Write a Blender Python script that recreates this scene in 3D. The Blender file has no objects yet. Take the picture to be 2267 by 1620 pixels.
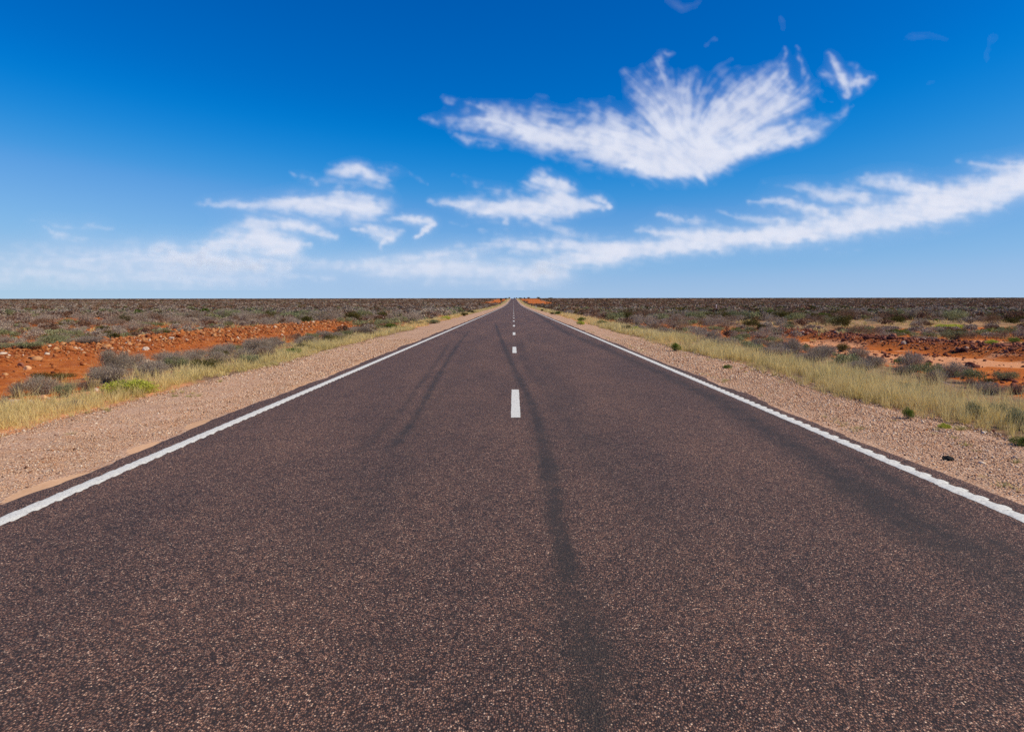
import bpy, math, random
import numpy as np
from mathutils import Matrix, Vector, Euler

random.seed(7)
RNG = np.random.default_rng(7)
D = bpy.data
SC = bpy.context.scene
COL = SC.collection

# ------------------------------------------------------------------ camera
CAM_H = 1.55
F_PX, W_PX, H_PX = 1511.0, 2267.0, 1620.0        # focal length of a 24 mm lens on a 36 mm wide sensor
PITCH, YAW, ROLL = math.radians(5.63), math.radians(0.13), math.radians(-0.07)
cam_data = D.cameras.new('camera')
cam_data.lens, cam_data.sensor_width = 24.0, 36.0
cam_data.clip_start, cam_data.clip_end = 0.1, 500000.0
cam = D.objects.new('camera', cam_data)
COL.objects.link(cam)
CAM_MAT = (Matrix.Rotation(YAW, 4, 'Z') @ Matrix.Rotation(math.pi / 2 - PITCH, 4, 'X') @ Matrix.Rotation(ROLL, 4, 'Z'))
cam.matrix_world = Matrix.Translation((0, 0, CAM_H)) @ CAM_MAT
SC.camera = cam

# ------------------------------------------------------------------ sky and sun
SUN_EL, SUN_AZ = math.radians(43), math.radians(108)      # azimuth clockwise from the road direction (+Y)
world = D.worlds.new('World')
SC.world = world
world.use_nodes = True
wn, wl = world.node_tree.nodes, world.node_tree.links
wn.clear()
w_out = wn.new('ShaderNodeOutputWorld')
w_bg = wn.new('ShaderNodeBackground')
w_bg.inputs['Strength'].default_value = 0.13
sky = wn.new('ShaderNodeTexSky')
sky.sky_type = 'NISHITA'
sky.sun_disc = False
sky.sun_elevation = SUN_EL
sky.sun_rotation = SUN_AZ
sky.altitude = 100
sky.air_density, sky.dust_density, sky.ozone_density = 1.0, 0.1, 3.0
# look a little above the true horizon (clear polarised desert air has no yellow band), then grade as the camera did
w_tc = wn.new('ShaderNodeTexCoord')
w_up = wn.new('ShaderNodeVectorMath'); w_up.operation = 'MULTIPLY_ADD'
w_up.inputs[1].default_value = (1, 1, .94); w_up.inputs[2].default_value = (0, 0, .065)
w_nm = wn.new('ShaderNodeVectorMath'); w_nm.operation = 'NORMALIZE'
w_dn = wn.new('ShaderNodeVectorMath'); w_dn.operation = 'SCALE'; w_dn.inputs['Scale'].default_value = 0.13 / 1.3
w_rgb = wn.new('ShaderNodeRGBCurve')
CURVES = (((0, 0), (.18, .0), (.22, .004), (.265, .04), (.31, .115), (.44, .25), (.50, .315), (.62, .385), (.80, .43)),
          ((0, 0), (.30, .141), (.374, .216), (.45, .30), (.53, .381), (.68, .495), (.80, .55), (.95, .60), (1.1, .62)),
          ((0, 0), (.54, .546), (.63, .658), (.72, .72), (.81, .768), (.93, .80), (1.0, .79), (1.1, .78)))
for ci, pts in enumerate(CURVES):
    cv = w_rgb.mapping.curves[ci]
    while len(cv.points) < len(pts): cv.points.new(.5, .5)
    for p_, (x_, y_) in zip(cv.points, pts): p_.location = (x_ / 1.3, y_)
w_rgb.mapping.update()
w_up2 = wn.new('ShaderNodeVectorMath'); w_up2.operation = 'SCALE'; w_up2.inputs['Scale'].default_value = 1 / 0.13
wl.new(w_tc.outputs['Generated'], w_up.inputs[0])
wl.new(w_up.outputs[0], w_nm.inputs[0])
wl.new(w_nm.outputs[0], sky.inputs['Vector'])
wl.new(sky.outputs[0], w_dn.inputs[0])
wl.new(w_dn.outputs[0], w_rgb.inputs['Color'])
wl.new(w_rgb.outputs[0], w_up2.inputs[0])
wl.new(w_up2.outputs[0], w_bg.inputs['Color'])
wl.new(w_bg.outputs[0], w_out.inputs['Surface'])

sun_data = D.lights.new('sun', 'SUN')
sun_data.energy, sun_data.angle, sun_data.color = 4.6, math.radians(0.5), (1.0, 0.88, 0.66)
sun = D.objects.new('sun', sun_data)
COL.objects.link(sun)
SUN_DIR = Vector((math.sin(SUN_AZ) * math.cos(SUN_EL), math.cos(SUN_AZ) * math.cos(SUN_EL), math.sin(SUN_EL)))
sun.rotation_euler = SUN_DIR.to_track_quat('Z', 'Y').to_euler()

vs = SC.view_settings
vs.view_transform, vs.look, vs.exposure, vs.gamma = 'Standard', 'None', 0.0, 1.0
SC.cycles.max_bounces = 5
SC.cycles.diffuse_bounces = 2
SC.cycles.transparent_max_bounces = 24
SC.cycles.use_denoising = False

# ------------------------------------------------------------------ helpers
def tag(o, label=None, cat=None, group=None, kind=None):
    if label: o['label'] = label
    if cat: o['category'] = cat
    if group: o['group'] = group
    if kind: o['kind'] = kind
    return o

def smooth(a, b, x):
    t = np.clip((np.asarray(x, float) - a) / (np.asarray(b, float) - a), 0, 1)
    return t * t * (3 - 2 * t)

def _hash(ix, iy, seed):
    h = (ix.astype(np.int64) * 374761393 + iy.astype(np.int64) * 668265263 + seed * 2147483647) & 0xffffffff
    h = ((h ^ (h >> 13)) * 1274126177) & 0xffffffff
    return ((h ^ (h >> 16)) & 0xffff) / 65535.0

def vnoise(x, y, seed=0):
    x, y = np.asarray(x, float), np.asarray(y, float)
    ix, iy = np.floor(x), np.floor(y)
    fx, fy = x - ix, y - iy
    fx, fy = fx * fx * (3 - 2 * fx), fy * fy * (3 - 2 * fy)
    a, b = _hash(ix, iy, seed), _hash(ix + 1, iy, seed)
    c, d = _hash(ix, iy + 1, seed), _hash(ix + 1, iy + 1, seed)
    return (a * (1 - fx) + b * fx) * (1 - fy) + (c * (1 - fx) + d * fx) * fy

def fbm(x, y, seed=0, octaves=4):
    s, amp, tot = 0, 1.0, 0
    for k in range(octaves):
        s = s + amp * vnoise(x * 2 ** k, y * 2 ** k, seed + 11 * k)
        tot += amp
        amp *= 0.5
    return s / tot

PY = np.array([-60, 0, 50, 100, 150, 200, 250, 300, 360, 420, 500, 560, 700, 870, 960, 1020, 1100, 1300, 60000.0])
PZ = np.array([.35, 0, -.32, -.63, -.93, -1.21, -1.43, -1.58, -1.64, -1.56, -1.32, -1.06, -.42, .38, .86, 1.18, 1.38, 1.44, 1.44])

def prof(y):
    """height of the road surface along its length: a long dip, then a rise to the crest about a kilometre off"""
    y = np.asarray(y, float)
    d = 12.0
    return (np.interp(y - d, PY, PZ) + np.interp(y, PY, PZ) * 2 + np.interp(y + d, PY, PZ)) / 4 - (.25 * np.interp(-d, PY, PZ) + .25 * np.interp(d, PY, PZ))

def banks(x, y):
    """windrows of rubble pushed up beside the graded strips"""
    wob = (fbm(y * .12, y * 0 + 3.3, 5, 3) - .5) * 1.6
    lw = smooth(-12.6, -15.6, x + wob) * (1 - smooth(-15.9, -18.2, x + wob)) * smooth(4, 8, y) * (1 - smooth(60, 85, y))
    rw = smooth(14.2, 15.6, x + wob) * (1 - smooth(16.6, 18.6, x + wob)) * smooth(6, 12, y) * (1 - smooth(38, 50, y))
    return lw, rw

def ground_z(x, y):
    x, y = np.asarray(x, float), np.asarray(y, float)
    ax = np.abs(x)
    z = prof(y) - .035
    z = z - .12 * smooth(5.5, 9.5, ax) * (1 - smooth(500, 900, y))
    lw, rw = banks(x, y)
    z = z + .30 * lw + .30 * rw
    off = smooth(7, 12, ax)
    z = z + off * (fbm(x * .06, y * .06, 21, 3) - .5) * .35 * (1 - smooth(300, 900, y))
    z = z + off * (fbm(x * .9, y * .9, 22, 3) - .5) * .07
    return z

def on_ground(px, py, z_at=None):
    """where the sight line of a point measured on the photograph meets the terrain (used to survey real positions)"""
    d = CAM_MAT.to_3x3() @ Vector(((px - W_PX / 2) / F_PX, -(py - H_PX / 2) / F_PX, -1.0))
    d = d / d.y
    ys = np.concatenate([np.arange(1.5, 60, .03), np.arange(60, 400, .3), np.arange(400, 3000, 2)])
    zz = CAM_H + d.z * ys
    gz = ground_z(d.x * ys, ys) if z_at is None else prof(ys) + z_at
    hit = np.nonzero(zz <= gz)[0]
    y = ys[hit[0]] if len(hit) else 1000.0
    return float(d.x * y), float(y)

def make_mesh(name, verts, faces, mat=None, smooth_shade=False, attrs=None, face_mats=None):
    """verts (n,3); faces (m,k) int array"""
    verts = np.asarray(verts, np.float32)
    faces = np.asarray(faces, np.int32)
    me = D.meshes.new(name)
    m, k = faces.shape
    me.vertices.add(len(verts))
    me.vertices.foreach_set('co', verts.ravel())
    me.loops.add(m * k)
    me.loops.foreach_set('vertex_index', faces.ravel())
    me.polygons.add(m)
    me.polygons.foreach_set('loop_start', np.arange(0, m * k, k, dtype=np.int32))
    me.polygons.foreach_set('loop_total', np.full(m, k, np.int32))
    if smooth_shade:
        me.polygons.foreach_set('use_smooth', np.ones(m, bool))
    if attrs:
        for an, (dom, arr) in attrs.items():
            a = me.attributes.new(an, 'FLOAT', dom)
            a.data.foreach_set('value', np.asarray(arr, np.float32).ravel())
    if mat is not None:
        me.materials.append(mat)
    me.update(calc_edges=True)
    me.validate()
    return me

def link(name, me, parent=None, loc=None):
    o = D.objects.new(name, me)
    COL.objects.link(o)
    if loc is not None: o.location = loc
    if parent is not None: o.parent = parent
    return o

# ------------------------------------------------------------------ material helpers
class NT:
    def __init__(self, name):
        self.m = D.materials.new(name)
        self.m.use_nodes = True
        self.t = self.m.node_tree
        self.t.nodes.clear()
        self.out = self.n('ShaderNodeOutputMaterial')
    def n(self, typ, **kw):
        nd = self.t.nodes.new(typ)
        for k, v in kw.items(): setattr(nd, k, v)
        return nd
    def l(self, a, b): self.t.links.new(a, b)
    def set(self, sock, v):
        if hasattr(v, 'links') or isinstance(v, bpy.types.NodeSocket): self.l(v, sock)
        elif isinstance(v, tuple) and len(v) == 3 and sock.type == 'RGBA': sock.default_value = (*v, 1)
        else: sock.default_value = v
    def attr(self, name):
        return self.n('ShaderNodeAttribute', attribute_name=name).outputs['Fac']
    def pos(self):
        return self.n('ShaderNodeNewGeometry').outputs['Position']
    def scaled(self, v, s):
        nd = self.n('ShaderNodeVectorMath', operation='MULTIPLY')
        self.l(v, nd.inputs[0]); nd.inputs[1].default_value = s
        return nd.outputs[0]
    def noise(self, v, scale, detail=3, rough=.5, dist=0.0):
        nd = self.n('ShaderNodeTexNoise')
        self.l(v, nd.inputs['Vector'])
        nd.inputs['Scale'].default_value = scale
        nd.inputs['Detail'].default_value = detail
        nd.inputs['Roughness'].default_value = rough
        nd.inputs['Distortion'].default_value = dist
        return nd.outputs['Fac']
    def voro(self, v, scale, feature='F1', rnd=1.0):
        nd = self.n('ShaderNodeTexVoronoi', feature=feature)
        self.l(v, nd.inputs['Vector'])
        nd.inputs['Scale'].default_value = scale
        nd.inputs['Randomness'].default_value = rnd
        return nd
    def ramp(self, fac, stops, interp='LINEAR'):
        nd = self.n('ShaderNodeValToRGB')
        cr = nd.color_ramp
        cr.interpolation = interp
        while len(cr.elements) < len(stops): cr.elements.new(.5)
        for e, (p, c) in zip(cr.elements, stops):
            e.position = p
            e.color = (*c, 1) if isinstance(c, tuple) else (c, c, c, 1)
        self.l(fac, nd.inputs['Fac'])
        return nd.outputs['Color']
    def mix(self, fac, a, b, mode='MIX'):
        nd = self.n('ShaderNodeMix', data_type='RGBA', blend_type=mode)
        self.set(nd.inputs[0], fac); self.set(nd.inputs[6], a); self.set(nd.inputs[7], b)
        return nd.outputs[2]
    def math(self, op, a, b=0.0, clamp=False):
        nd = self.n('ShaderNodeMath', operation=op, use_clamp=clamp)
        self.set(nd.inputs[0], a); self.set(nd.inputs[1], b)
        return nd.outputs[0]
    def range(self, v, a, b, c=0.0, d=1.0):
        nd = self.n('ShaderNodeMapRange', interpolation_type='SMOOTHSTEP')
        self.set(nd.inputs[0], v)
        for i, x in enumerate((a, b, c, d)): nd.inputs[i + 1].default_value = x
        return nd.outputs[0]
    def sep(self, color):
        nd = self.n('ShaderNodeSeparateColor')
        self.l(color, nd.inputs[0])
        return nd.outputs
    def bump(self, h, dist, strength=1.0, normal=None):
        nd = self.n('ShaderNodeBump')
        nd.inputs['Distance'].default_value = dist
        nd.inputs['Strength'].default_value = strength
        self.l(h, nd.inputs['Height'])
        if normal is not None: self.l(normal, nd.inputs['Normal'])
        return nd.outputs[0]
    def finish(self, color, rough=.9, spec=.2, normal=None, transl=0.0):
        p = self.n('ShaderNodeBsdfPrincipled')
        self.set(p.inputs['Base Color'], color)
        self.set(p.inputs['Roughness'], rough)
        p.inputs['Specular IOR Level'].default_value = spec
        if normal is not None: self.l(normal, p.inputs['Normal'])
        sh = p.outputs[0]
        if transl:
            t = self.n('ShaderNodeBsdfTranslucent')
            self.set(t.inputs['Color'], color)
            mx = self.n('ShaderNodeMixShader')
            mx.inputs[0].default_value = transl
            self.l(sh, mx.inputs[1]); self.l(t.outputs[0], mx.inputs[2])
            sh = mx.outputs[0]
        self.l(sh, self.out.inputs['Surface'])
        return self.m

# ------------------------------------------------------------------ materials
def asphalt_material():
    k = NT('asphalt')
    p = k.pos()
    ps = k.scaled(p, (1, .82, 1))
    chips = k.voro(ps, 125)
    r = k.sep(chips.outputs['Color'])
    chip_col = k.ramp(r[0], [(0.0, (.010, .011, .014)), (.24, (.026, .022, .026)), (.38, (.075, .040, .036)), (.55, (.105, .064, .052)), (.72, (.165, .098, .082)),
                             (.82, (.115, .098, .098)), (.90, (.235, .135, .105)), (.965, (.32, .22, .18)), (1.0, (.50, .40, .35))])
    gaps = k.range(chips.outputs['Distance'], .34, .66)
    col = k.mix(k.math('MULTIPLY', gaps, .92), chip_col, (.008, .007, .008))
    big = k.voro(p, 48)
    col = k.mix(.10, col, k.ramp(k.sep(big.outputs['Color'])[1], [(0, (.05, .030, .030)), (.6, (.11, .065, .060)), (1, (.22, .14, .12))]))
    patch = k.noise(p, 7.5, 5, .75)
    col = k.mix(k.range(patch, .50, .68, 0, .55), col, (.018, .015, .016))
    broad = k.noise(k.scaled(p, (1, .25, 1)), .9, 3, .6)
    col = k.mix(1.0, col, k.ramp(broad, [(.3, (.78, .79, .84)), (.7, (1.20, 1.15, 1.11))]), 'MULTIPLY')
    wear = k.attr('wear')
    blotch = k.noise(k.scaled(p, (1, .5, 1)), 7, 5, .75)
    grit = k.noise(p, 55, 3, .8)
    mixn = k.math('ADD', k.math('MULTIPLY', blotch, .6), k.math('MULTIPLY', grit, .4))
    wmask = k.math('MULTIPLY', wear, k.range(mixn, .36, .58, .42, 1.45), True)
    col = k.mix(wmask, col, k.mix(.22, (.018, .017, .018), col))
    # tone of the seal: purple brown
    col = k.mix(1.0, col, (1.92, 1.67, 1.31), 'MULTIPLY')
    h = k.math('SUBTRACT', 1.0, chips.outputs['Distance'])
    nrm = k.bump(h, .005, 1.0)
    m = k.finish(col, .82, .25, nrm)
    b = [n_ for n_ in k.t.nodes if n_.type == 'BSDF_PRINCIPLED'][0]
    b.inputs['Sheen Weight'].default_value = .035
    b.inputs['Sheen Roughness'].default_value = .3
    b.inputs['Sheen Tint'].default_value = (1.0, .80, .74, 1)
    return m

def paint_material():
    k = NT('line_paint')
    p = k.pos()
    n1 = k.noise(p, 60, 4, .7)
    col = k.ramp(n1, [(.25, (.48, .45, .40)), (.42, (.75, .73, .64)), (.7, (.85, .83, .73))])
    v = k.voro(p, 95)
    col = k.mix(k.range(v.outputs['Distance'], .55, .8, 0, .35), col, (.25, .21, .19))
    chip = k.noise(k.scaled(p, (1.6, .7, 1)), 38, 5, .8)
    col = k.mix(k.range(chip, .55, .64, 0, .8), col, (.13, .10, .09))
    dirt = k.noise(p, 7, 3, .6)
    col = k.mix(k.range(dirt, .55, .8, 0, .25), col, (.42, .33, .26))
    return k.finish(col, .6, .3, k.bump(n1, .003, .8))

def gravel_material():
    k = NT('shoulder_gravel')
    p = k.pos()
    v = k.voro(p, 48)
    v2 = k.voro(p, 95)
    c1 = k.sep(v.outputs['Color'])
    c2 = k.sep(v2.outputs['Color'])
    stops = [(0, (.16, .085, .055)), (.14, (.42, .22, .13)), (.4, (.60, .365, .225)), (.65, (.67, .43, .28)), (.85, (.76, .53, .36)), (.95, (.80, .66, .50)), (1, (.60, .27, .10))]
    col = k.mix(.4, k.ramp(c1[0], stops), k.ramp(c2[1], stops))
    col = k.mix(k.range(v.outputs['Distance'], .45, .8, 0, .55), col, (.16, .085, .055))
    sand = k.range(k.math('ADD', k.attr('sand'), k.math('MULTIPLY', k.math('SUBTRACT', k.noise(p, 14, 4, .6), .5), .55)), .42, .56)
    col = k.mix(sand, col, k.ramp(k.noise(p, 30, 3, .6), [(.3, (.58, .34, .185)), (.7, (.70, .44, .26))]))
    big = k.noise(p, 1.1, 3, .6)
    col = k.mix(1.0, col, k.ramp(big, [(.3, (.88, .86, .84)), (.7, (1.1, 1.08, 1.08))]), 'MULTIPLY')
    orange = k.noise(p, 2.3, 4, .65)
    col = k.mix(k.range(orange, .52, .74, 0, .5), col, (.58, .27, .11))
    h = k.math('MULTIPLY', k.math('SUBTRACT', 1.0, v.outputs['Distance']), k.math('SUBTRACT', 1.0, k.math('MULTIPLY', sand, .9)))
    return k.finish(col, .95, .1, k.bump(h, .010, .9))

def soil_material():
    k = NT('outback_soil')
    p = k.pos()
    red = k.ramp(k.noise(p, 1.6, 6, .65), [(.25, (.32, .075, .014)), (.5, (.52, .145, .026)), (.75, (.72, .26, .055))])
    fine = k.noise(p, 16, 5, .7)
    red = k.mix(1.0, red, k.ramp(fine, [(.3, (.68, .62, .6)), (.6, (1.08, 1.06, 1.05))]), 'MULTIPLY')
    pale = k.ramp(fine, [(.3, (.58, .22, .085)), (.7, (.80, .40, .20))])
    litter_c = k.ramp(k.noise(p, 7, 6, .75), [(.3, (.14, .075, .046)), (.5, (.25, .145, .085)), (.62, (.36, .24, .13)), (.75, (.46, .34, .19))])
    sb = k.attr('pale')
    pm = k.range(k.math('ADD', sb, k.math('MULTIPLY', k.math('SUBTRACT', k.noise(k.scaled(p, (1.6, .5, 1)), 1.5, 5, .65), .5), 1.1)), .42, .62)
    col = k.mix(pm, red, pale)
    lt = k.attr('litter')
    lm = k.range(k.math('ADD', lt, k.math('MULTIPLY', k.math('SUBTRACT', k.noise(p, .55, 6, .7), .5), 1.0)), .40, .60)
    col = k.mix(lm, col, litter_c)
    st = k.attr('straw')
    col = k.mix(k.math('MULTIPLY', st, .85), col, k.ramp(k.noise(p, .35, 5, .7), [(.3, (.25, .16, .08)), (.55, (.42, .31, .16)), (.8, (.50, .40, .22))]))
    v = k.voro(p, 13)
    rk = k.attr('rocky')
    stones = k.ramp(k.sep(v.outputs['Color'])[0], [(0, (.16, .035, .012)), (.5, (.40, .09, .02)), (.85, (.58, .20, .06)), (1, (.72, .48, .30))])
    stones = k.mix(k.range(v.outputs['Distance'], .4, .75, 0, .8), stones, (.15, .035, .012))
    col = k.mix(k.math('MULTIPLY', rk, .85), col, stones)
    h = k.math('ADD', k.math('MULTIPLY', fine, .4), k.math('MULTIPLY', k.math('SUBTRACT', 1.0, v.outputs['Distance']), rk))
    return k.finish(col, .96, .08, k.bump(h, .07, 1.0))

def tint_material(name, stops, rough=.85, transl=0.0, spec=.15, noise_amt=0.0, tip=None):
    k = NT(name)
    col = k.ramp(k.attr('tint'), stops)
    oi = k.n('ShaderNodeObjectInfo').outputs['Random']
    col = k.mix(1.0, col, k.ramp(oi, [(0, (.80, .78, .76)), (.5, (1.0, 1.0, 1.0)), (1, (1.16, 1.14, 1.16))]), 'MULTIPLY')
    if tip is not None:
        col = k.mix(k.math('MULTIPLY', k.attr('tip'), .75), col, tip)
    if noise_amt:
        nz = k.noise(k.pos(), 40, 4, .6)
        col = k.mix(1.0, col, k.ramp(nz, [(.3, (1 - noise_amt,) * 3), (.7, (1 + noise_amt,) * 3)]), 'MULTIPLY')
    return k.finish(col, rough, spec, None, transl)

M = {}
M['asphalt'] = asphalt_material()
M['paint'] = paint_material()
M['gravel'] = gravel_material()
M['soil'] = soil_material()
M['grey'] = tint_material('grey_saltbush_leaf', [(0, (.17, .120, .092)), (.45, (.315, .245, .190)), (.8, (.425, .35, .265)), (1, (.52, .45, .32))], transl=.15)
M['sage'] = tint_material('sage_leaf', [(0, (.13, .13, .055)), (.5, (.245, .25, .115)), (1, (.40, .40, .22))], transl=.2)
M['green'] = tint_material('green_leaf', [(0, (.05, .08, .012)), (.5, (.13, .18, .026)), (1, (.26, .31, .05))], transl=.25)
M['dark'] = tint_material('dark_olive_leaf', [(0, (.035, .034, .008)), (.5, (.085, .074, .016)), (1, (.19, .155, .035))], transl=.15)
M['brown'] = tint_material('red_brown_leaf', [(0, (.10, .052, .032)), (.5, (.205, .115, .072)), (1, (.32, .20, .12))], transl=.15)
M['lime'] = tint_material('lime_leaf', [(0, (.28, .30, .035)), (.5, (.50, .52, .07)), (1, (.66, .66, .15))], transl=.3)
M['stem'] = tint_material('woody_stem', [(0, (.08, .055, .042)), (.6, (.19, .14, .12)), (1, (.33, .27, .22))])
M['grass'] = tint_material('verge_grass', [(0, (.22, .21, .045)), (.2, (.40, .33, .085)), (.5, (.66, .50, .17)), (.85, (.80, .64, .27)), (1, (.48, .31, .15))], transl=.35, tip=(.80, .64, .33))
M['rock'] = tint_material('weathered_stone', [(0, (.14, .038, .016)), (.3, (.32, .085, .024)), (.6, (.50, .18, .055)), (.82, (.62, .34, .16)), (1, (.76, .60, .46))], noise_amt=.2)
M['rock_dark'] = tint_material('dark_red_stone', [(0, (.09, .028, .018)), (.5, (.20, .065, .038)), (.85, (.34, .14, .085)), (1, (.58, .40, .30))], noise_amt=.2)
M['pebble'] = tint_material('shoulder_pebble', [(0, (.14, .07, .045)), (.12, (.40, .17, .075)), (.3, (.54, .32, .20)), (.55, (.65, .41, .26)), (.8, (.72, .50, .34)), (1, (.84, .68, .52))], noise_amt=.1)
M['pale_rock'] = tint_material('pale_stone', [(0, (.42, .28, .19)), (1, (.66, .52, .40))], noise_amt=.25)
M['post'] = tint_material('post_white', [(0, (.78, .77, .72)), (1, (.82, .80, .76))], rough=.6)
M['red'] = tint_material('reflector_red', [(0, (.5, .02, .015)), (1, (.55, .03, .02))], rough=.3)
M['rubber'] = tint_material('black_rubber', [(0, (.006, .006, .007)), (1, (.014, .013, .013))], rough=.8)
M['car'] = tint_material('car_paint', [(0, (.020, .026, .035)), (1, (.03, .036, .045))], rough=.3, spec=.5)
M['glass'] = tint_material('car_glass', [(0, (.02, .025, .03)), (1, (.03, .035, .04))], rough=.08, spec=.6)
M['lamp'] = tint_material('lamp_lens', [(0, (.7, .7, .68)), (1, (.8, .8, .78))], rough=.15, spec=.6)

# ------------------------------------------------------------------ terrain
def strip_edge_left(y):
    return np.interp(y, [0, 20, 34, 66, 80], [-17.8, -17.4, -15.8, -12.6, -11.0])

def in_left_strip(x, y, wob=0.0):
    lo = strip_edge_left(y) + wob
    return smooth(lo - .5, lo + .3, x) * (1 - smooth(-10.4 + wob * .5, -9.7 + wob * .5, x)) * (1 - smooth(72, 80, y))

def in_right_strip(x, y, wob=0.0):
    far = 31.5 + wob * 4
    near_x = np.interp(y, [0, 12, 16, 20, 34], [8.6, 9.1, 9.9, 9.7, 11.3]) + wob * .6
    return smooth(near_x - .3, near_x + .5, x) * (1 - smooth(far - 1, far + 2, y))

def red_slopes(x, y):
    """bare red cuttings on the rise near the crest"""
    n = (fbm(x * .05, y * .01, 61, 3) - .5)
    l = smooth(-27, -21, x + n * 16) * (1 - smooth(-9.5, -8, x)) * smooth(330, 430, y + n * 150)
    r = smooth(8, 9.5, x) * (1 - smooth(20, 24, x + n * 10 - .022 * np.clip(y - 330, 0, 800))) * smooth(300, 370, y + n * 150)
    return np.clip(l + r, 0, 1) * (1 - smooth(980, 1050, y))

def red_gaps(x, y):
    """bare openings between the scrub"""
    w = fbm(x * .045 + 7, y * .045, 31, 4)
    g = smooth(.64, .70, w) * (1 - smooth(70, 150, y))
    g2 = smooth(.62, .68, fbm(x * .02, y * .035, 33, 3)) * (1 - smooth(180, 420, y))
    for (cx, cy, rx, ry) in ((-24, 46, 4.5, 2.4), (-33, 60, 9, 2.6), (-15, 88, 4, 7), (14, 44, 6, 2.2), (32, 44, 8, 1.6), (42, 100, 16, 2.5), (38, 215, 8, 14)):
        d = ((x - cx) / rx) ** 2 + ((y - cy) / ry) ** 2 + (w - .5) * 3
        g = np.maximum(g, 1 - smooth(.7, 1.15, d))
    return np.clip(g + g2, 0, 1)

def straw_amount(x, y):
    n = (fbm(x * .01, y * .02, 41, 3) - .5)
    l = smooth(118, 140, y + n * 60) * (1 - smooth(175, 215, y + n * 60)) * (1 - smooth(-14, -9, x))
    r = smooth(40, 47, y + n * 12) * (1 - smooth(60, 70, y + n * 12)) * smooth(13, 20, x)
    return np.clip(l + r * .75 + smooth(.60, .70, fbm(x * .03, y * .05, 43, 4)) * .6 * smooth(40, 70, y) * (1 - smooth(260, 400, y)), 0, 1)

def spaced(start, fine_end, step, growth, end):
    v = list(np.arange(start, fine_end, step))
    while v[-1] < end: v.append(v[-1] + max(step, v[-1] * growth))
    return np.array(v)

xr = spaced(3.5, 20, .15, .045, 60000)
xs = np.concatenate([-xr[::-1], [-2, 0, 2], xr])
ys = np.concatenate([[-3000, -800, -200, -60, -30, -18, -12, -8, -5, -3], spaced(-1.5, 14, .15, .016, 60000)])
GX, GY = np.meshgrid(xs, ys)
GZ = ground_z(GX, GY)
nx, ny = len(xs), len(ys)
idx = np.arange(nx * ny).reshape(ny, nx)
gf = np.stack([idx[:-1, :-1], idx[:-1, 1:], idx[1:, 1:], idx[1:, :-1]], -1).reshape(-1, 4)
wobn = (fbm(GX * .25, GY * .25, 51, 3) - .5) * 1.6
lstrip, rstrip = in_left_strip(GX, GY, wobn), in_right_strip(GX, GY, wobn)
lwin, rwin = banks(GX, GY)
gaps_ = red_gaps(GX, GY)
slopes = red_slopes(GX, GY)
bare = np.clip(np.maximum.reduce([lstrip, rstrip, gaps_, slopes]), 0, 1)
litter = (1 - bare) * (.35 + .65 * smooth(20, 140, GY)) + .15 * smooth(5.3, 5.8, np.abs(GX)) * (1 - smooth(8, 9.5, np.abs(GX)))
litter = np.where(np.abs(GX) < 10, np.maximum(litter, .62 * (1 - bare)), litter)
rocky = np.clip(lwin * 1.2 + rwin * 1.1 + .25 * lstrip, 0, 1)
pale = .85 * rstrip * (1 - .7 * rwin) * smooth(.36, .54, fbm(GX * .18, GY * .3, 71, 3)) + .30 * lstrip * (1 - lwin)
pale = np.maximum(pale, .8 * smooth(4, 5, np.abs(GX)) * (1 - smooth(7.6, 8.8, np.abs(GX))))
ground = link('ground', make_mesh('ground', np.stack([GX, GY, GZ], -1).reshape(-1, 3), gf, M['soil'], True, {
    'litter': ('POINT', litter), 'rocky': ('POINT', rocky), 'pale': ('POINT', pale), 'straw': ('POINT', straw_amount(GX, GY) * (1 - bare) * smooth(8.5, 10, np.abs(GX)))}))
tag(ground, 'red outback plain with pale sandy streaks either side of the road', kind='structure')

def pave_half(side, y):
    n = (vnoise(y * .7, y * 0 + side * 9.1, 81) - .5) * .16 + (vnoise(y * 3.1, y * 0 + side * 5.7, 82) - .5) * .07 + (vnoise(y * 11, y * 0 + side, 83) - .5) * .025
    return 4.02 + n * (1 - smooth(60, 120, y) * .7) + (.03 if side < 0 else -.02)

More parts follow.
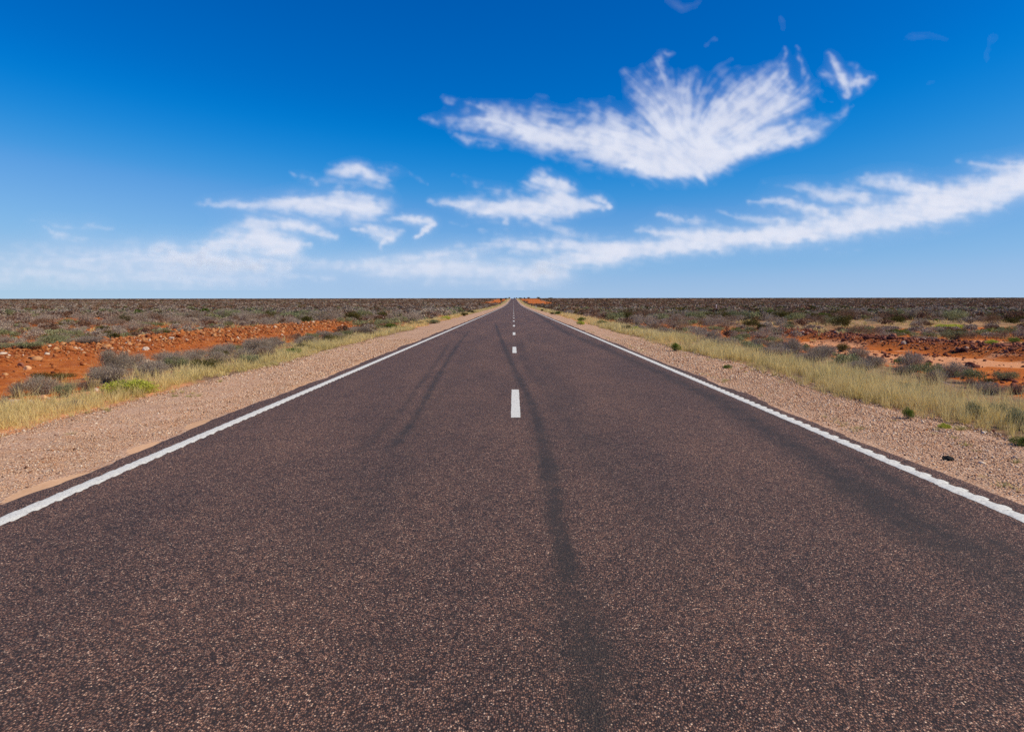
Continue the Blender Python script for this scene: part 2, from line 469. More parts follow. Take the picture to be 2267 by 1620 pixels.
# shoulders
rows = np.concatenate([[-60, -30, -12, -8, -5], spaced(-4, 14, .12, .012, 1400)])
for side, name_label in ((-1, 'left gravel shoulder with smooth orange sand along the seal'), (1, 'right gravel shoulder of coarse pink pebbles')):
    outer = (6.35 if side < 0 else 5.75) + (fbm(rows * .35, rows * 0 + side * 2.2, 85, 3) - .5) * .9
    cols = np.concatenate([[3.5], np.linspace(3.85, 4.9, 15), np.linspace(5.05, 7, 9)])
    U = np.linspace(0, 1, len(cols))
    cx = 3.5 + (cols - 3.5) / (7 - 3.5)[None] * (outer[:, None] - 3.5) if False else 3.5 + ((cols - 3.5) / 3.5)[None, :] * (outer[:, None] - 3.5)
    X = side * cx
    Y = np.repeat(rows[:, None], len(cols), 1)
    base = prof(Y) - .014
    edge = ground_z(X, Y) + .006
    t = smooth(.25, 1.0, (cx - 3.5) / (outer[:, None] - 3.5))
    last = (cx - 3.5) / (outer[:, None] - 3.5) > .999
    Z = base * (1 - t) + edge * t + (fbm(X * 4, Y * 4, 86, 2) - .5) * .012 * smooth(4.2, 4.6, cx)
    Z = np.maximum(Z, ground_z(X, Y) + .005)
    Z = np.where(last, ground_z(X, Y) - .03, Z)
    ii = np.arange(X.size).reshape(X.shape)
    q = np.stack([ii[:-1, :-1], ii[:-1, 1:], ii[1:, 1:], ii[1:, :-1]], -1).reshape(-1, 4)
    if side < 0: q = q[:, ::-1]
    pe = pave_half(side, Y)
    runs = np.maximum.reduce([smooth(.55, .72, vnoise(Y * .8 + 1.7, Y * 0 + side, 87)) * (Y > 9.6)] + [np.exp(-((Y - c_) / w_) ** 2 * 1.2) for c_, w_ in ((5.75, .62), (7.3, .42), (8.75, .5))])
    band = 1 - smooth(.02, (.06 + .22 * runs) if side < 0 else .2, cx - pe)
    sand = band * runs * (1.0 if side < 0 else .35)
    o = link('shoulder', make_mesh('shoulder', np.stack([X, Y, Z], -1).reshape(-1, 3), q, M['gravel'], True, {'sand': ('POINT', sand)}))
    tag(o, name_label, kind='structure')

# the sealed road, with tyre marks as worn dark rubber in the surface
def world_line(pts):
    return np.array([on_ground(px, py, 0.0) for px, py in pts])

MARKS = [  # (points surveyed from the photograph, half width m, strength)
    ([(1042, 728), (1012, 765), (990, 800), (960, 850), (920, 925), (885, 972), (862, 1000)], .062, .95),
    ([(1000, 750), (975, 790), (930, 850), (895, 900), (850, 945), (800, 1000)], .055, .62),
    ([(858, 930), (800, 1000), (770, 1100)], .07, .22),
    ([(1095, 712), (1107, 745), (1122, 780), (1140, 820), (1165, 868), (1190, 930), (1205, 985), (1215, 1050), (1235, 1180), (1275, 1330), (1300, 1480), (1322, 1618), (1330, 1700)], .075, 1.0),
    ([(1150, 745), (1160, 790), (1172, 820), (1210, 860), (1240, 900), (1280, 960), (1330, 1050)], .14, .42),
    ([(1180, 690), (1250, 735), (1350, 775), (1500, 843), (1600, 890), (1750, 985), (1900, 1085), (2100, 1205), (2400, 1380)], .20, .85),
    ([(1300, 738), (1450, 800), (1600, 858), (1800, 965), (2000, 1075), (2300, 1260)], .10, .55),
    ([(1165, 720), (1185, 780), (1250, 870), (1340, 1000), (1430, 1140), (1560, 1380)], .20, .20),
    ([(1060, 745), (990, 860), (860, 1060), (640, 1330)], .22, .20),
    ([(1270, 1330), (1305, 1440), (1335, 1610)], .15, .8),
]
cols = np.linspace(-1, 1, 163)
rows = np.concatenate([[-60, -30, -12], spaced(-8, 16, .09, .010, 3000)])
Y = np.repeat(rows[:, None], len(cols), 1)
eL, eR = pave_half(-1, rows), pave_half(1, rows)
X = np.where(cols[None] < 0, cols[None] * eL[:, None], cols[None] * eR[:, None])
Z = prof(Y) - .035 * smooth(.985, 1.0, np.abs(cols))[None] * np.ones_like(Y)
wear = np.zeros_like(X)
for pts, hw, st in MARKS:
    w = world_line(pts)
    o_ = np.argsort(w[:, 1])
    yl, xl = w[o_, 1], w[o_, 0]
    cx = np.interp(Y, yl, xl)
    fade = smooth(yl[0] - .3, yl[0] + .5, Y) * (1 - smooth(yl[-1] * .8, yl[-1] + 1, Y))
    jit = .6 + .55 * vnoise(Y * 1.1, Y * 0 + hw * 100, 91) + .35 * vnoise(Y * 4.3, Y * 0 + hw * 50, 93)
    e = np.exp(-((X - cx) / (hw * jit)) ** 2)
    fade = fade * np.where((Y < 6.5) & (hw < .12), .55 + .85 * smooth(.42, .62, vnoise(Y * 2.6, X * 5 + hw * 13, 99)), 1.0)
    wear = np.maximum(wear, e * st * fade * (.45 + .45 * vnoise(Y * .8, Y * 0 + hw * 77, 92) + .4 * vnoise(Y * 3.7, X * 4 + hw * 31, 94)))
for (px, py, rx, ry, st) in ((1079, 1102, .035, .05, .9), (1272, 1327, .05, .07, .8), (1310, 1500, .07, .10, 1.0), (1325, 1590, .10, .08, 1.0), (1240, 1110, .06, .2, .5), (1210, 1000, .06, .2, .6), (1150, 1490, .09, .03, .5), (1290, 1380, .07, .08, .7)):
    wx, wy = on_ground(px, py, 0.0)
    wear = np.maximum(wear, st * np.exp(-(((X - wx) / rx) ** 2 + ((Y - wy) / ry) ** 2)))
ii = np.arange(X.size).reshape(X.shape)
q = np.stack([ii[:-1, :-1], ii[:-1, 1:], ii[1:, 1:], ii[1:, :-1]], -1).reshape(-1, 4)
road = link('road', make_mesh('road', np.stack([X, Y, Z], -1).reshape(-1, 3), q, M['asphalt'], True, {'wear': ('POINT', np.clip(wear, 0, 1))}))
tag(road, 'long straight purple brown chip seal road with dark tyre marks', kind='structure')

# painted lines
LINE_X = 3.67
def edge_line(side, label):
    y = np.concatenate([np.arange(-3, 22, .0125), np.arange(22, 60, .05), spaced(60, 61, 1, .01, 1500)])
    ph = (y / .25) % 1.0
    near = 1 - smooth(35, 60, y)
    rib = (smooth(.0, .10, ph) * (1 - smooth(.45, .62, ph)))
    wav = (vnoise(y * 30, y * 0 + side, 95) - .5) * .012 + (vnoise(y * 5, y * 0 + side * 3, 96) - .5) * .014
    if side < 0:   # inner edge steps, outer edge straighter
        inner = LINE_X - .062 - near * (.026 * (1 - ph)) + wav
        outer = LINE_X + .062 + near * .012 * ph + (vnoise(y * 26, y * 0 + 8, 97) - .5) * .010
    else:
        inner = LINE_X - .058 + wav
        outer = LINE_X + .050 + near * .040 * (rib * .8 + .2 * vnoise(y * 40, y * 0, 98)) + .008
    cs = np.linspace(0, 1, 6)
    cx = inner[:, None] * (1 - cs) + outer[:, None] * cs
    prof_h = np.array([0, 1, 1, 1, 1, 0.0])
    z = prof(y)[:, None] + .0035 + (.0045 * rib * near)[:, None] * prof_h
    z[:, [0, -1]] -= .002
    Xe, Ye = side * cx, np.repeat(y[:, None], 6, 1)
    ii = np.arange(Xe.size).reshape(Xe.shape)
    q = np.stack([ii[:-1, :-1], ii[:-1, 1:], ii[1:, 1:], ii[1:, :-1]], -1).reshape(-1, 4)
    if side < 0: q = q[:, ::-1]
    o = link('edge_line', make_mesh('edge_line', np.stack([Xe, Ye, z], -1).reshape(-1, 3), q, M['paint']))
    tag(o, label, kind='structure')
edge_line(-1, 'left white ribbed edge line')
edge_line(1, 'right white ribbed edge line with scalloped outer side')

y_first = on_ground(1143, 925, 0.0)[1]
dv, df = [], []
for kx in range(92):
    y0 = y_first + 12.0 * kx
    n = 28
    yy = np.linspace(y0, y0 + 3.0, n)
    for r in range(n):
        e0, e1 = (random.random() - .5) * .006, (random.random() - .5) * .006
        z = float(prof(yy[r])) + .004
        dv += [(-.035 + e0, yy[r], z), (.095 + e1, yy[r], z)]
        if r:
            b = len(dv) - 4
            df.append((b, b + 1, b + 3, b + 2))
cl = link('centre_line', make_mesh('centre_line', dv, df, M['paint']))
tag(cl, 'broken white centre line running to the crest', kind='structure')

# ------------------------------------------------------------------ clouds
# ice clouds charted on the northern sky: every cloud is a set of soft plumes whose fibres are combed along the
# plume's own direction; the chart is then laid out as thin ice sheets three kilometres up
CSTEP = 2.5
CX0, CY0, CNX, CNY = -60.0, -60.0, 960, 282
CGX, CGY = np.meshgrid(CX0 + np.arange(CNX) * CSTEP, CY0 + np.arange(CNY) * CSTEP)
WX = CGX + 34 * (fbm(CGX * .012, CGY * .016, 601, 3) - .5) + 15 * (fbm(CGX * .05, CGY * .07, 602, 3) - .5) + 7 * (fbm(CGX * .17, CGY * .2, 603, 2) - .5)
WY = CGY + 22 * (fbm(CGX * .012, CGY * .016, 604, 3) - .5) + 13 * (fbm(CGX * .05, CGY * .07, 605, 3) - .5) + 7 * (fbm(CGX * .17, CGY * .2, 606, 2) - .5)

def blur(a, r):
    if r <= 0: return a
    m = int(np.ceil(3 * r))
    kk = np.exp(-.5 * (np.arange(-m, m + 1) / r) ** 2)
    kk /= kk.sum()
    out = np.zeros_like(a)
    p = np.pad(a, ((m, m), (0, 0)), 'edge')
    for i, w in enumerate(kk): out += w * p[i:i + a.shape[0]]
    p = np.pad(out, ((0, 0), (m, m)), 'edge')
    out = np.zeros_like(a)
    for i, w in enumerate(kk): out += w * p[:, i:i + a.shape[1]]
    return out

def plume(pts, wu, wd, amp):
    """soft band along a polyline with its own reach above and below the line"""
    pts = np.array(pts, float)
    k_ = len(pts)
    fill = lambda v: np.interp(np.linspace(0, 1, k_), np.linspace(0, 1, len(np.atleast_1d(v))), np.atleast_1d(v).astype(float))
    wu, wd, amp = fill(wu), fill(wd if wd is not None else wu), fill(amp)
    E = np.zeros_like(CGX)
    wm = max(wu.max(), wd.max()) * 2.6 + 40
    x0, x1, y0, y1 = pts[:, 0].min() - wm, pts[:, 0].max() + wm, pts[:, 1].min() - wm, pts[:, 1].max() + wm
    sl = (slice(max(0, int((y0 - CY0) / CSTEP)), max(0, int((y1 - CY0) / CSTEP) + 1)), slice(max(0, int((x0 - CX0) / CSTEP)), max(0, int((x1 - CX0) / CSTEP) + 1)))
    x, y = WX[sl], WY[sl]
    best = np.zeros_like(x)
    for i in range(k_ - 1):
        a, b = pts[i], pts[i + 1]
        d = b - a
        t = np.clip(((x - a[0]) * d[0] + (y - a[1]) * d[1]) / (d @ d), 0, 1)
        dx, dy = x - (a[0] + d[0] * t), y - (a[1] + d[1] * t)
        dist = np.hypot(dx, dy)
        up = (wu[i] + (wu[i + 1] - wu[i]) * t)
        dn = (wd[i] + (wd[i + 1] - wd[i]) * t)
        w = np.where(dy < 0, up, dn)
        best = np.maximum(best, (amp[i] + (amp[i + 1] - amp[i]) * t) * np.exp(-(dist / w) ** 2 * .9))
    E[sl] = best
    return E

CLOUDS = [
 ('cirrus_cloud', 'great feather shaped white cirrus cloud fanning out high in the sky', 3000.0, [
  ([(1450, 340), (1300, 315), (1180, 290), (1080, 272), (990, 262), (940, 264)], [52, 52, 42, 28, 14, 5], [40, 34, 30, 20, 10, 4], [1.1, 1.05, .95, .8, .5, .25], 170),
  ([(1130, 262), (1050, 236), (975, 213)], [10, 7, 4], None, [.5, .45, .2], 160),
  ([(1100, 318), (1040, 306), (1000, 290)], [8, 8, 4], None, [.6, .6, .3], 172),
  ([(1430, 370), (1520, 372), (1600, 352)], [56, 60, 44], [20, 24, 20], [1.2, 1.35, 1.1], 150),
  ([(1548, 380), (1562, 406)], [14, 5], None, [1.1, .5], 112),
  ([(1600, 345), (1700, 318), (1800, 292), (1860, 262), (1890, 232)], [36, 30, 17, 8, 3], [24, 18, 12, 6, 3], [1.1, .95, .75, .4, .2], 19),
  ([(1640, 310), (1740, 280), (1830, 255)], [16, 12, 4], None, [.8, .6, .25], 17),
  ([(1560, 310), (1620, 245), (1690, 195), (1722, 150)], [54, 58, 40, 14], None, [.9, .85, .75, .4], 42),
  ([(1630, 285), (1730, 235), (1790, 200)], [38, 38, 16], None, [.9, .85, .4], 30),
  ([(1500, 320), (1450, 245), (1415, 190), (1375, 165)], [48, 48, 30, 10], None, [1.0, .8, .6, .3], 127),
  ([(1520, 300), (1510, 225), (1540, 170)], [50, 50, 20], None, [.9, .62, .3], 80),
  ([(1400, 310), (1330, 250), (1270, 232)], [36, 26, 10], None, [.8, .5, .25], 150),
  ([(1475, 190), (1450, 135), (1462, 112), (1490, 110)], [13, 8, 6, 4], None, [.5, .5, .35, .15], 105),
  ([(1735, 210), (1736, 150), (1740, 108)], [14, 8, 3], None, [.6, .5, .3], 82),
  ([(1775, 190), (1778, 145), (1765, 105)], [10, 7, 3], None, [.45, .4, .2], 95),
  ([(1535, 118), (1580, 92), (1612, 105)], [9, 8, 5], None, [.04, .09, .05], 45)]),
 ('cirrus_cloud', 'small ragged white wisp to the right of the great feather cloud', 3060.0, [
  ([(1832, 124), (1850, 148), (1868, 185)], [6, 9, 11], None, [.5, .8, .75], 122),
  ([(1806, 160), (1850, 174)], [4, 10], None, [.4, .55], 165),
  ([(1930, 168), (1905, 184), (1880, 188)], [4, 9, 12], None, [.6, .7, .7], 28),
  ([(1872, 213), (1872, 180)], [4, 10], None, [.6, .6], 88),
  ([(1893, 206), (1893, 170), (1886, 138)], [4, 9, 6], None, [.6, .5, .2], 84),
  ([(1820, 215), (1870, 235)], [18, 14], None, [.10, .08], 150)]),
 ('cirrus_cloud', 'small tufted cloud with a thin left streak, above the broad left bank', 3120.0, [
  ([(745, 374), (790, 372), (830, 386), (858, 402)], [10, 14, 13, 8], [10, 16, 17, 9], [.5, .85, .85, .5], 166),
  ([(908, 385), (855, 378)], [3, 8], None, [.4, .5], 177),
  ([(708, 400), (680, 390), (650, 379)], [6, 7, 3], None, [.4, .6, .3], 160),
  ([(700, 398), (760, 400), (840, 412)], [9, 12, 8], None, [.25, .35, .35], 170),
  ([(942, 408), (912, 390)], [3, 3], None, [.35, .3], 148)]),
 ('cirrus_cloud', 'broad streaky cloud bank sweeping down to the left above the plain', 3180.0, [
  ([(822, 465), (760, 452), (680, 450), (580, 452), (490, 452), (430, 446)], [30, 24, 20, 12, 7, 3], [26, 32, 28, 16, 6, 3], [1.05, 1, .95, .8, .55, .25], 176),
  ([(820, 434), (740, 426)], [8, 9], None, [.7, .6], 178),
  ([(745, 527), (690, 512), (620, 500), (540, 500), (480, 512)], [6, 15, 22, 16, 6], [7, 11, 16, 12, 6], [.7, .85, .85, .65, .4], 174),
  ([(640, 552), (560, 535), (500, 540), (420, 562)], [24, 32, 26, 14], [24, 22, 18, 12], [1.05, 1.1, .9, .6], 176),
  ([(692, 547), (630, 552)], [4, 8], None, [.6, .6], 176),
  ([(575, 592), (480, 582), (400, 570), (330, 546)], [14, 20, 18, 7], None, [.8, .85, .7, .5], 176)]),
 ('cirrus_cloud', 'pair of small hooked cloud tufts right of the broad left bank', 3240.0, [
  ([(782, 508), (830, 515), (862, 522), (882, 512)], [4, 11, 14, 8], [4, 10, 14, 7], [.6, .9, .95, .6], 166),
  ([(850, 546), (857, 528)], [4, 8], None, [.7, .8], 100),
  ([(855, 484), (900, 481), (940, 486), (966, 497)], [4, 7, 9, 5], [4, 10, 12, 7], [.5, .9, 1, .9], 173),
  ([(918, 526), (938, 510), (960, 500)], [5, 8, 6], None, [1, 1.1, 1], 140)]),
 ('cirrus_cloud', 'white cloud tuft with a hooked right tip, straight above the road', 3300.0, [
  ([(945, 448), (1020, 458), (1100, 464), (1180, 462), (1240, 452), (1300, 456), (1350, 460)], [5, 17, 26, 34, 30, 14, 4], [4, 12, 20, 26, 26, 14, 4], [.45, .9, 1.05, 1.15, 1.15, 1, .8], 172),
  ([(1175, 400), (1215, 404), (1270, 418)], [12, 15, 9], [22, 24, 14], [.7, .95, .7], 150),
  ([(1205, 392), (1180, 378)], [9, 4], None, [.5, .3], 135),
  ([(1120, 425), (1060, 408), (1000, 390)], [11, 7, 3], None, [.5, .35, .2], 164),
  ([(1305, 436), (1335, 438), (1348, 456)], [6, 6, 4], None, [.6, .8, .9], 130),
  ([(1126, 496), (1120, 480)], [4, 8], None, [.8, .8], 105),
  ([(1180, 490), (1250, 508), (1300, 522)], [8, 8, 4], None, [.6, .5, .3], 165),
  ([(1075, 508), (1130, 514)], [5, 4], None, [.3, .25], 172),
  ([(980, 496), (1050, 500)], [4, 3], None, [.25, .2], 175)]),
 ('cirrus_cloud', 'long white cloud band slanting up from the road end to the right', 3360.0, [
  ([(2330, 400), (2250, 420), (2130, 448), (1990, 480), (1900, 494), (1790, 512), (1680, 526), (1560, 540), (1430, 556), (1320, 570), (1200, 588)],
   [44, 42, 38, 36, 32, 28, 24, 20, 20, 20, 18], [28, 28, 28, 26, 24, 24, 20, 18, 18, 20, 22], [1.35, 1.35, 1.35, 1.3, 1.3, 1.25, 1.25, 1.2, 1.1, .95, .75], 174),
  ([(2300, 374), (2200, 372), (2120, 357)], [16, 11, 4], None, [.8, .6, .25], 176),
  ([(2080, 430), (2000, 412), (1920, 400), (1865, 406)], [22, 19, 12, 4], None, [.95, .8, .6, .25], 173),
  ([(1900, 440), (1800, 425), (1730, 414), (1675, 404)], [20, 12, 6, 3], None, [.8, .55, .35, .15], 167),
  ([(1830, 470), (1740, 455), (1655, 450)], [16, 12, 4], None, [.9, .75, .4], 173),
  ([(1740, 490), (1660, 482), (1580, 474)], [10, 7, 3], None, [.7, .55, .3], 174),
  ([(1590, 502), (1520, 488), (1450, 476)], [5, 7, 4], None, [.3, .65, .6], 170),
  ([(1560, 526), (1480, 518), (1400, 515)], [16, 12, 4], None, [.9, .8, .45], 174),
  ([(1400, 560), (1250, 545), (1120, 542), (1000, 550)], [20, 19, 15, 7], None, [.9, .8, .65, .4], 176),
  ([(1905, 556), (1850, 560), (1812, 556)], [4, 5, 4], None, [.16, .24, .3], 178)]),
 ('cirrus_cloud', 'low faint veil of cloud left of where the road meets the horizon', 3420.0, [
  ([(1250, 608), (1100, 600), (950, 592), (800, 588), (640, 590)], [18, 24, 24, 18, 9], None, [.8, .85, .85, .75, .6], 178),
  ([(1050, 566), (950, 568), (860, 574)], [10, 13, 9], None, [.6, .65, .4], 178),
  ([(735, 618), (600, 613)], [6, 3], None, [.5, .3], 178),
  ([(1170, 632), (950, 624)], [9, 7], None, [.28, .2], 179)]),
 ('cirrus_cloud', 'pale low haze of streaked cloud along the far left horizon', 3480.0, [
  ([(620, 585), (450, 580), (300, 576), (120, 578), (-20, 585)], [24, 32, 32, 28, 24], None, [.62, .66, .62, .50, .36], 178),
  ([(600, 620), (300, 614), (-60, 608)], [20, 20, 22], None, [.45, .50, .46], 179),
  ([(400, 548), (330, 540)], [6, 5], None, [.45, .25], 174),
  ([(192, 530), (140, 520), (85, 508)], [4, 6, 3], None, [.35, .6, .3], 167),
  ([(242, 506), (150, 498), (40, 491)], [5, 5, 3], None, [.25, .25, .15], 174)]),
 ('faint_cloud_wisp', 'faint curl of cloud at the top edge above the great feather cloud', 3540.0, [([(1478, -5), (1500, 14), (1530, 10), (1552, -4)], [6, 7, 7, 5], None, [.25, .3, .3, .2], 20)]),
 ('faint_cloud_wisp', 'faint upright flick of cloud in the blue right above the feather cloud horns', 3560.0, [([(1742, 58), (1736, 38)], [6, 5], None, [.22, .25], 110), ([(1762, 5), (1757, 36)], [3, 3], None, [.14, .08], 100)]),
 ('faint_cloud_wisp', 'barely visible flat wisp high in the upper right corner sky', 3580.0, [([(1990, 80), (2040, 72), (2100, 92)], [9, 9, 6], None, [.07, .16, .05], 172)]),
 ('faint_cloud_wisp', 'barely visible upright smudge of cloud nearest the right edge of the sky', 3600.0, [([(2190, 140), (2205, 85)], [11, 9], None, [.09, .12], 75)]),
 ('faint_cloud_wisp', 'barely visible tiny smudge below the flat wisp in the upper right sky', 3620.0, [([(2050, 185), (2090, 176)], [6, 5], None, [.10, .10], 170)]),
]
ENV, NUMX, NUMY = [], np.zeros_like(CGX), np.zeros_like(CGX)
for (nm_, lb_, lv_, prims) in CLOUDS:
    E = np.zeros_like(CGX)
    for (pts, wu, wd, amp, ang) in prims:
        e = plume(pts, wu, wd, amp)
        E = np.maximum(E, e) + .18 * np.minimum(E, e)
        a2 = math.radians(ang)
        NUMX += e ** 2 * math.cos(a2 * 2); NUMY += e ** 2 * math.sin(a2 * 2)
    ENV.append(E)
NUMX += 1e-4 * math.cos(math.radians(348)); NUMY += 1e-4 * math.sin(math.radians(348))
ANG = np.arctan2(blur(NUMY, 9), blur(NUMX, 9)) / 2 + .55 * (fbm(CGX * .018, CGY * .026, 611, 3) - .5) + .70 * (fbm(CGX * .06, CGY * .08, 612, 2) - .5)
VX, VY = np.cos(ANG), -np.sin(ANG)

def comb(img, steps, step=1.0):
    """smear an image both ways along the fibre directions"""
    acc = img * 1.0
    wsum = 1.0
    flat = img.ravel()
    for sgn in (1, -1):
        gx, gy = np.meshgrid(np.arange(CNX, dtype=float), np.arange(CNY, dtype=float))
        for s_ in range(steps):
            ix = np.clip(np.rint(gx), 0, CNX - 1).astype(int); iy = np.clip(np.rint(gy), 0, CNY - 1).astype(int)
            jx, jy = VX[iy, ix], VY[iy, ix]
            if s_ == 0: ox, oy = jx, jy
            flip = np.where(jx * ox + jy * oy < 0, -1.0, 1.0)
            ox, oy = jx * flip, jy * flip
            gx = gx + ox * sgn * step; gy = gy + oy * sgn * step
            fx0 = np.clip(gx, 0, CNX - 1.001); fy0 = np.clip(gy, 0, CNY - 1.001)
            ix, iy = fx0.astype(int), fy0.astype(int)
            tx, ty = fx0 - ix, fy0 - iy
            k0 = iy * CNX + ix
            val = (flat[k0] * (1 - tx) + flat[k0 + 1] * tx) * (1 - ty) + (flat[k0 + CNX] * (1 - tx) + flat[k0 + CNX + 1] * tx) * ty
            w = 1 - s_ / steps
            acc += val * w; wsum += w
    return acc / wsum

def norm(a):
    m, s_ = blur(a, 30).mean(), a.std()
    return np.clip(.5 + .24 * (a - m) / s_, 0, 1)

fib_fine = norm(comb(RNG.random(CGX.shape), 16))
fib_mid = norm(comb(fbm(CGX * .22, CGY * .22, 621, 3), 30))
fib_wide = norm(comb(fbm(CGX * .06, CGY * .07, 622, 3), 34, 1.4))
puff = norm(fbm(CGX * .06, CGY * .07, 623, 5))
FIB = norm(.34 * fib_fine + .36 * fib_mid + .30 * fib_wide + .62 * puff)
PUFF = norm(fbm(CGX * .025, CGY * .035, 625, 4))

k = NT('ice_cloud')
alpha = k.math('SUBTRACT', 1.0, k.math('POWER', 2.718, k.math('MULTIPLY', k.attr('dens'), -1.0)), True)
tr = k.n('ShaderNodeBsdfTransparent')
tl = k.n('ShaderNodeBsdfTranslucent'); tl.inputs['Color'].default_value = (.87, .93, .98, 1)
df_ = k.n('ShaderNodeBsdfDiffuse'); df_.inputs['Color'].default_value = (.87, .93, .98, 1)
m1 = k.n('ShaderNodeMixShader'); m1.inputs[0].default_value = .18
k.l(tl.outputs[0], m1.inputs[1]); k.l(df_.outputs[0], m1.inputs[2])
m2 = k.n('ShaderNodeMixShader')
k.l(alpha, m2.inputs[0]); k.l(tr.outputs[0], m2.inputs[1]); k.l(m1.outputs[0], m2.inputs[2])
k.l(m2.outputs[0], k.out.inputs['Surface'])
M['cloud'] = k.m

m3 = np.array(CAM_MAT.to_3x3())
CV = np.stack([(CGX - W_PX / 2) / F_PX, -(CGY - H_PX / 2) / F_PX, -np.ones_like(CGX)], -1) @ m3.T
for (nm_, lb_, level, prims), E in zip(CLOUDS, ENV):
    core = smooth(.35, 1.1, E)
    body = np.clip(blur(E, 2.5), 0, None)
    tex = .34 + 1.15 * smooth(.10, .95, FIB)
    d = E * (tex * (1 - .30 * core) + core * (.42 + .40 * FIB)) * (.50 + .50 * core + .12 * E) * (.78 + .5 * PUFF) - .085 * (1 - FIB) * (1 - core)
    d = blur(np.clip(d, 0, None), .75) + .22 * blur(E ** 1.6, 4) * (1 - .5 * core)
    d = d * 1.25
    if nm_ == 'cirrus_cloud' and ('veil' in lb_ or 'haze' in lb_):
        d = d * .9 + .58 * blur(E, 8)
    if 'broad streaky' in lb_ or 'band slanting' in lb_:
        d = d + .14 * blur(E, 8)
    if nm_ == 'faint_cloud_wisp':
        d = .20 * blur(E, 1.6) * (.3 + 1.2 * FIB)
    d = np.where(d < .004, 0, d)
    P = CV * (level / np.maximum(CV[..., 2], .010))[..., None]
    P[..., 2] += 60 * (fbm(P[..., 0] * .0006, P[..., 1] * .0006, 15, 3) - .5)
    ok = (blur(d, 1.5) > .008) & (CV[..., 2] > .0105)
    cell = ok[:-1, :-1] & ok[1:, :-1] & ok[:-1, 1:] & ok[1:, 1:]
    iy, ix = np.nonzero(cell)
    q0 = iy * CNX + ix
    q = np.stack([q0, q0 + CNX, q0 + CNX + 1, q0 + 1], -1)
    used, inv = np.unique(q, return_inverse=True)
    me = make_mesh(nm_, P.reshape(-1, 3)[used], inv.reshape(q.shape), M['cloud'], True, {'dens': ('POINT', d.ravel()[used])})
    tag(link(nm_, me), lb_, 'cloud', 'cirrus clouds' if nm_ == 'cirrus_cloud' else 'faint cloud wisps')

# ------------------------------------------------------------------ vegetation builders (numpy meshes, four-sided faces)
def rand_frames(n, rng, up_bias=0.0):
    u = rng.normal(size=(n, 3))
    u[:, 2] = u[:, 2] + up_bias
    u /= np.linalg.norm(u, axis=1, keepdims=True)
    v = rng.normal(size=(n, 3))
    v -= u * (u * v).sum(1, keepdims=True)
    v /= np.linalg.norm(v, axis=1, keepdims=True)
    return u, v

def leaves(c, size, rng, aspect=.38, up_bias=0.0):
    n = len(c)
    u, v = rand_frames(n, rng, up_bias)
    s = np.asarray(size).reshape(-1, 1) * np.ones((n, 1))
    V = np.stack([c - u * s * .5, c + v * s * .5 * aspect, c + u * s * .5, c - v * s * .5 * aspect], 1).reshape(-1, 3)
    Fq = np.arange(n * 4).reshape(n, 4)
    return V, Fq

def ribbons(paths, width, rng):
    """paths (n, k, 3); tapering flat ribbons with a random facing"""
    n, kk, _ = paths.shape
    d = paths[:, -1] - paths[:, 0]
    r = rng.normal(size=(n, 3))
    s = np.cross(d, r)
    s /= np.linalg.norm(s, axis=1, keepdims=True) + 1e-9
    t = np.linspace(1, .25, kk)
    w = np.asarray(width).reshape(-1, 1, 1) * t[None, :, None] * .5
    A, B = paths - s[:, None] * w, paths + s[:, None] * w
    V = np.stack([A, B], 2).reshape(n, kk * 2, 3)
    base = (np.arange(n) * kk * 2)[:, None, None]
    j = np.arange(kk - 1)[None, :, None] * 2
    Fq = (base + j + np.array([0, 1, 3, 2])[None, None]).reshape(-1, 4)
    return V.reshape(-1, 3), Fq

def merge(parts):
    V, Fq, T, n = [], [], [], 0
    for v, f, t in parts:
        V.append(v); Fq.append(f + n); T.append(t)
        n += len(v)
    return np.concatenate(V), np.concatenate(Fq), np.concatenate(T)

def dome_points(n, rng, lobes, aspect=.5, shell=.55):
    """points through a lobed dome one metre wide and `aspect` metres high, gathered towards the surface of each lobe"""
    th = rng.uniform(0, 2 * np.pi, lobes)
    r = np.sqrt(rng.random(lobes)) * .33
    lr = rng.uniform(.10, .21, lobes)
    lc = np.stack([np.cos(th) * r, np.sin(th) * r, (aspect * .86 - lr * .6) * np.sqrt(np.clip(1 - (r / .46) ** 2, .05, 1)) * rng.uniform(.62, 1.08, lobes)], 1)
    k = rng.integers(0, lobes, n)
    d = rng.normal(size=(n, 3))
    d /= np.linalg.norm(d, axis=1, keepdims=True)
    rad = lr[k] * (shell + (1 - shell) * rng.random(n)) ** .6 * (1 + .18 * rng.normal(size=n))
    p = lc[k] + d * rad[:, None] * np.array([1, 1, .85])
    low = p[:, 2] < .01
    p[low, 2] = rng.random(low.sum()) * aspect * .35
    return p, lc, lr

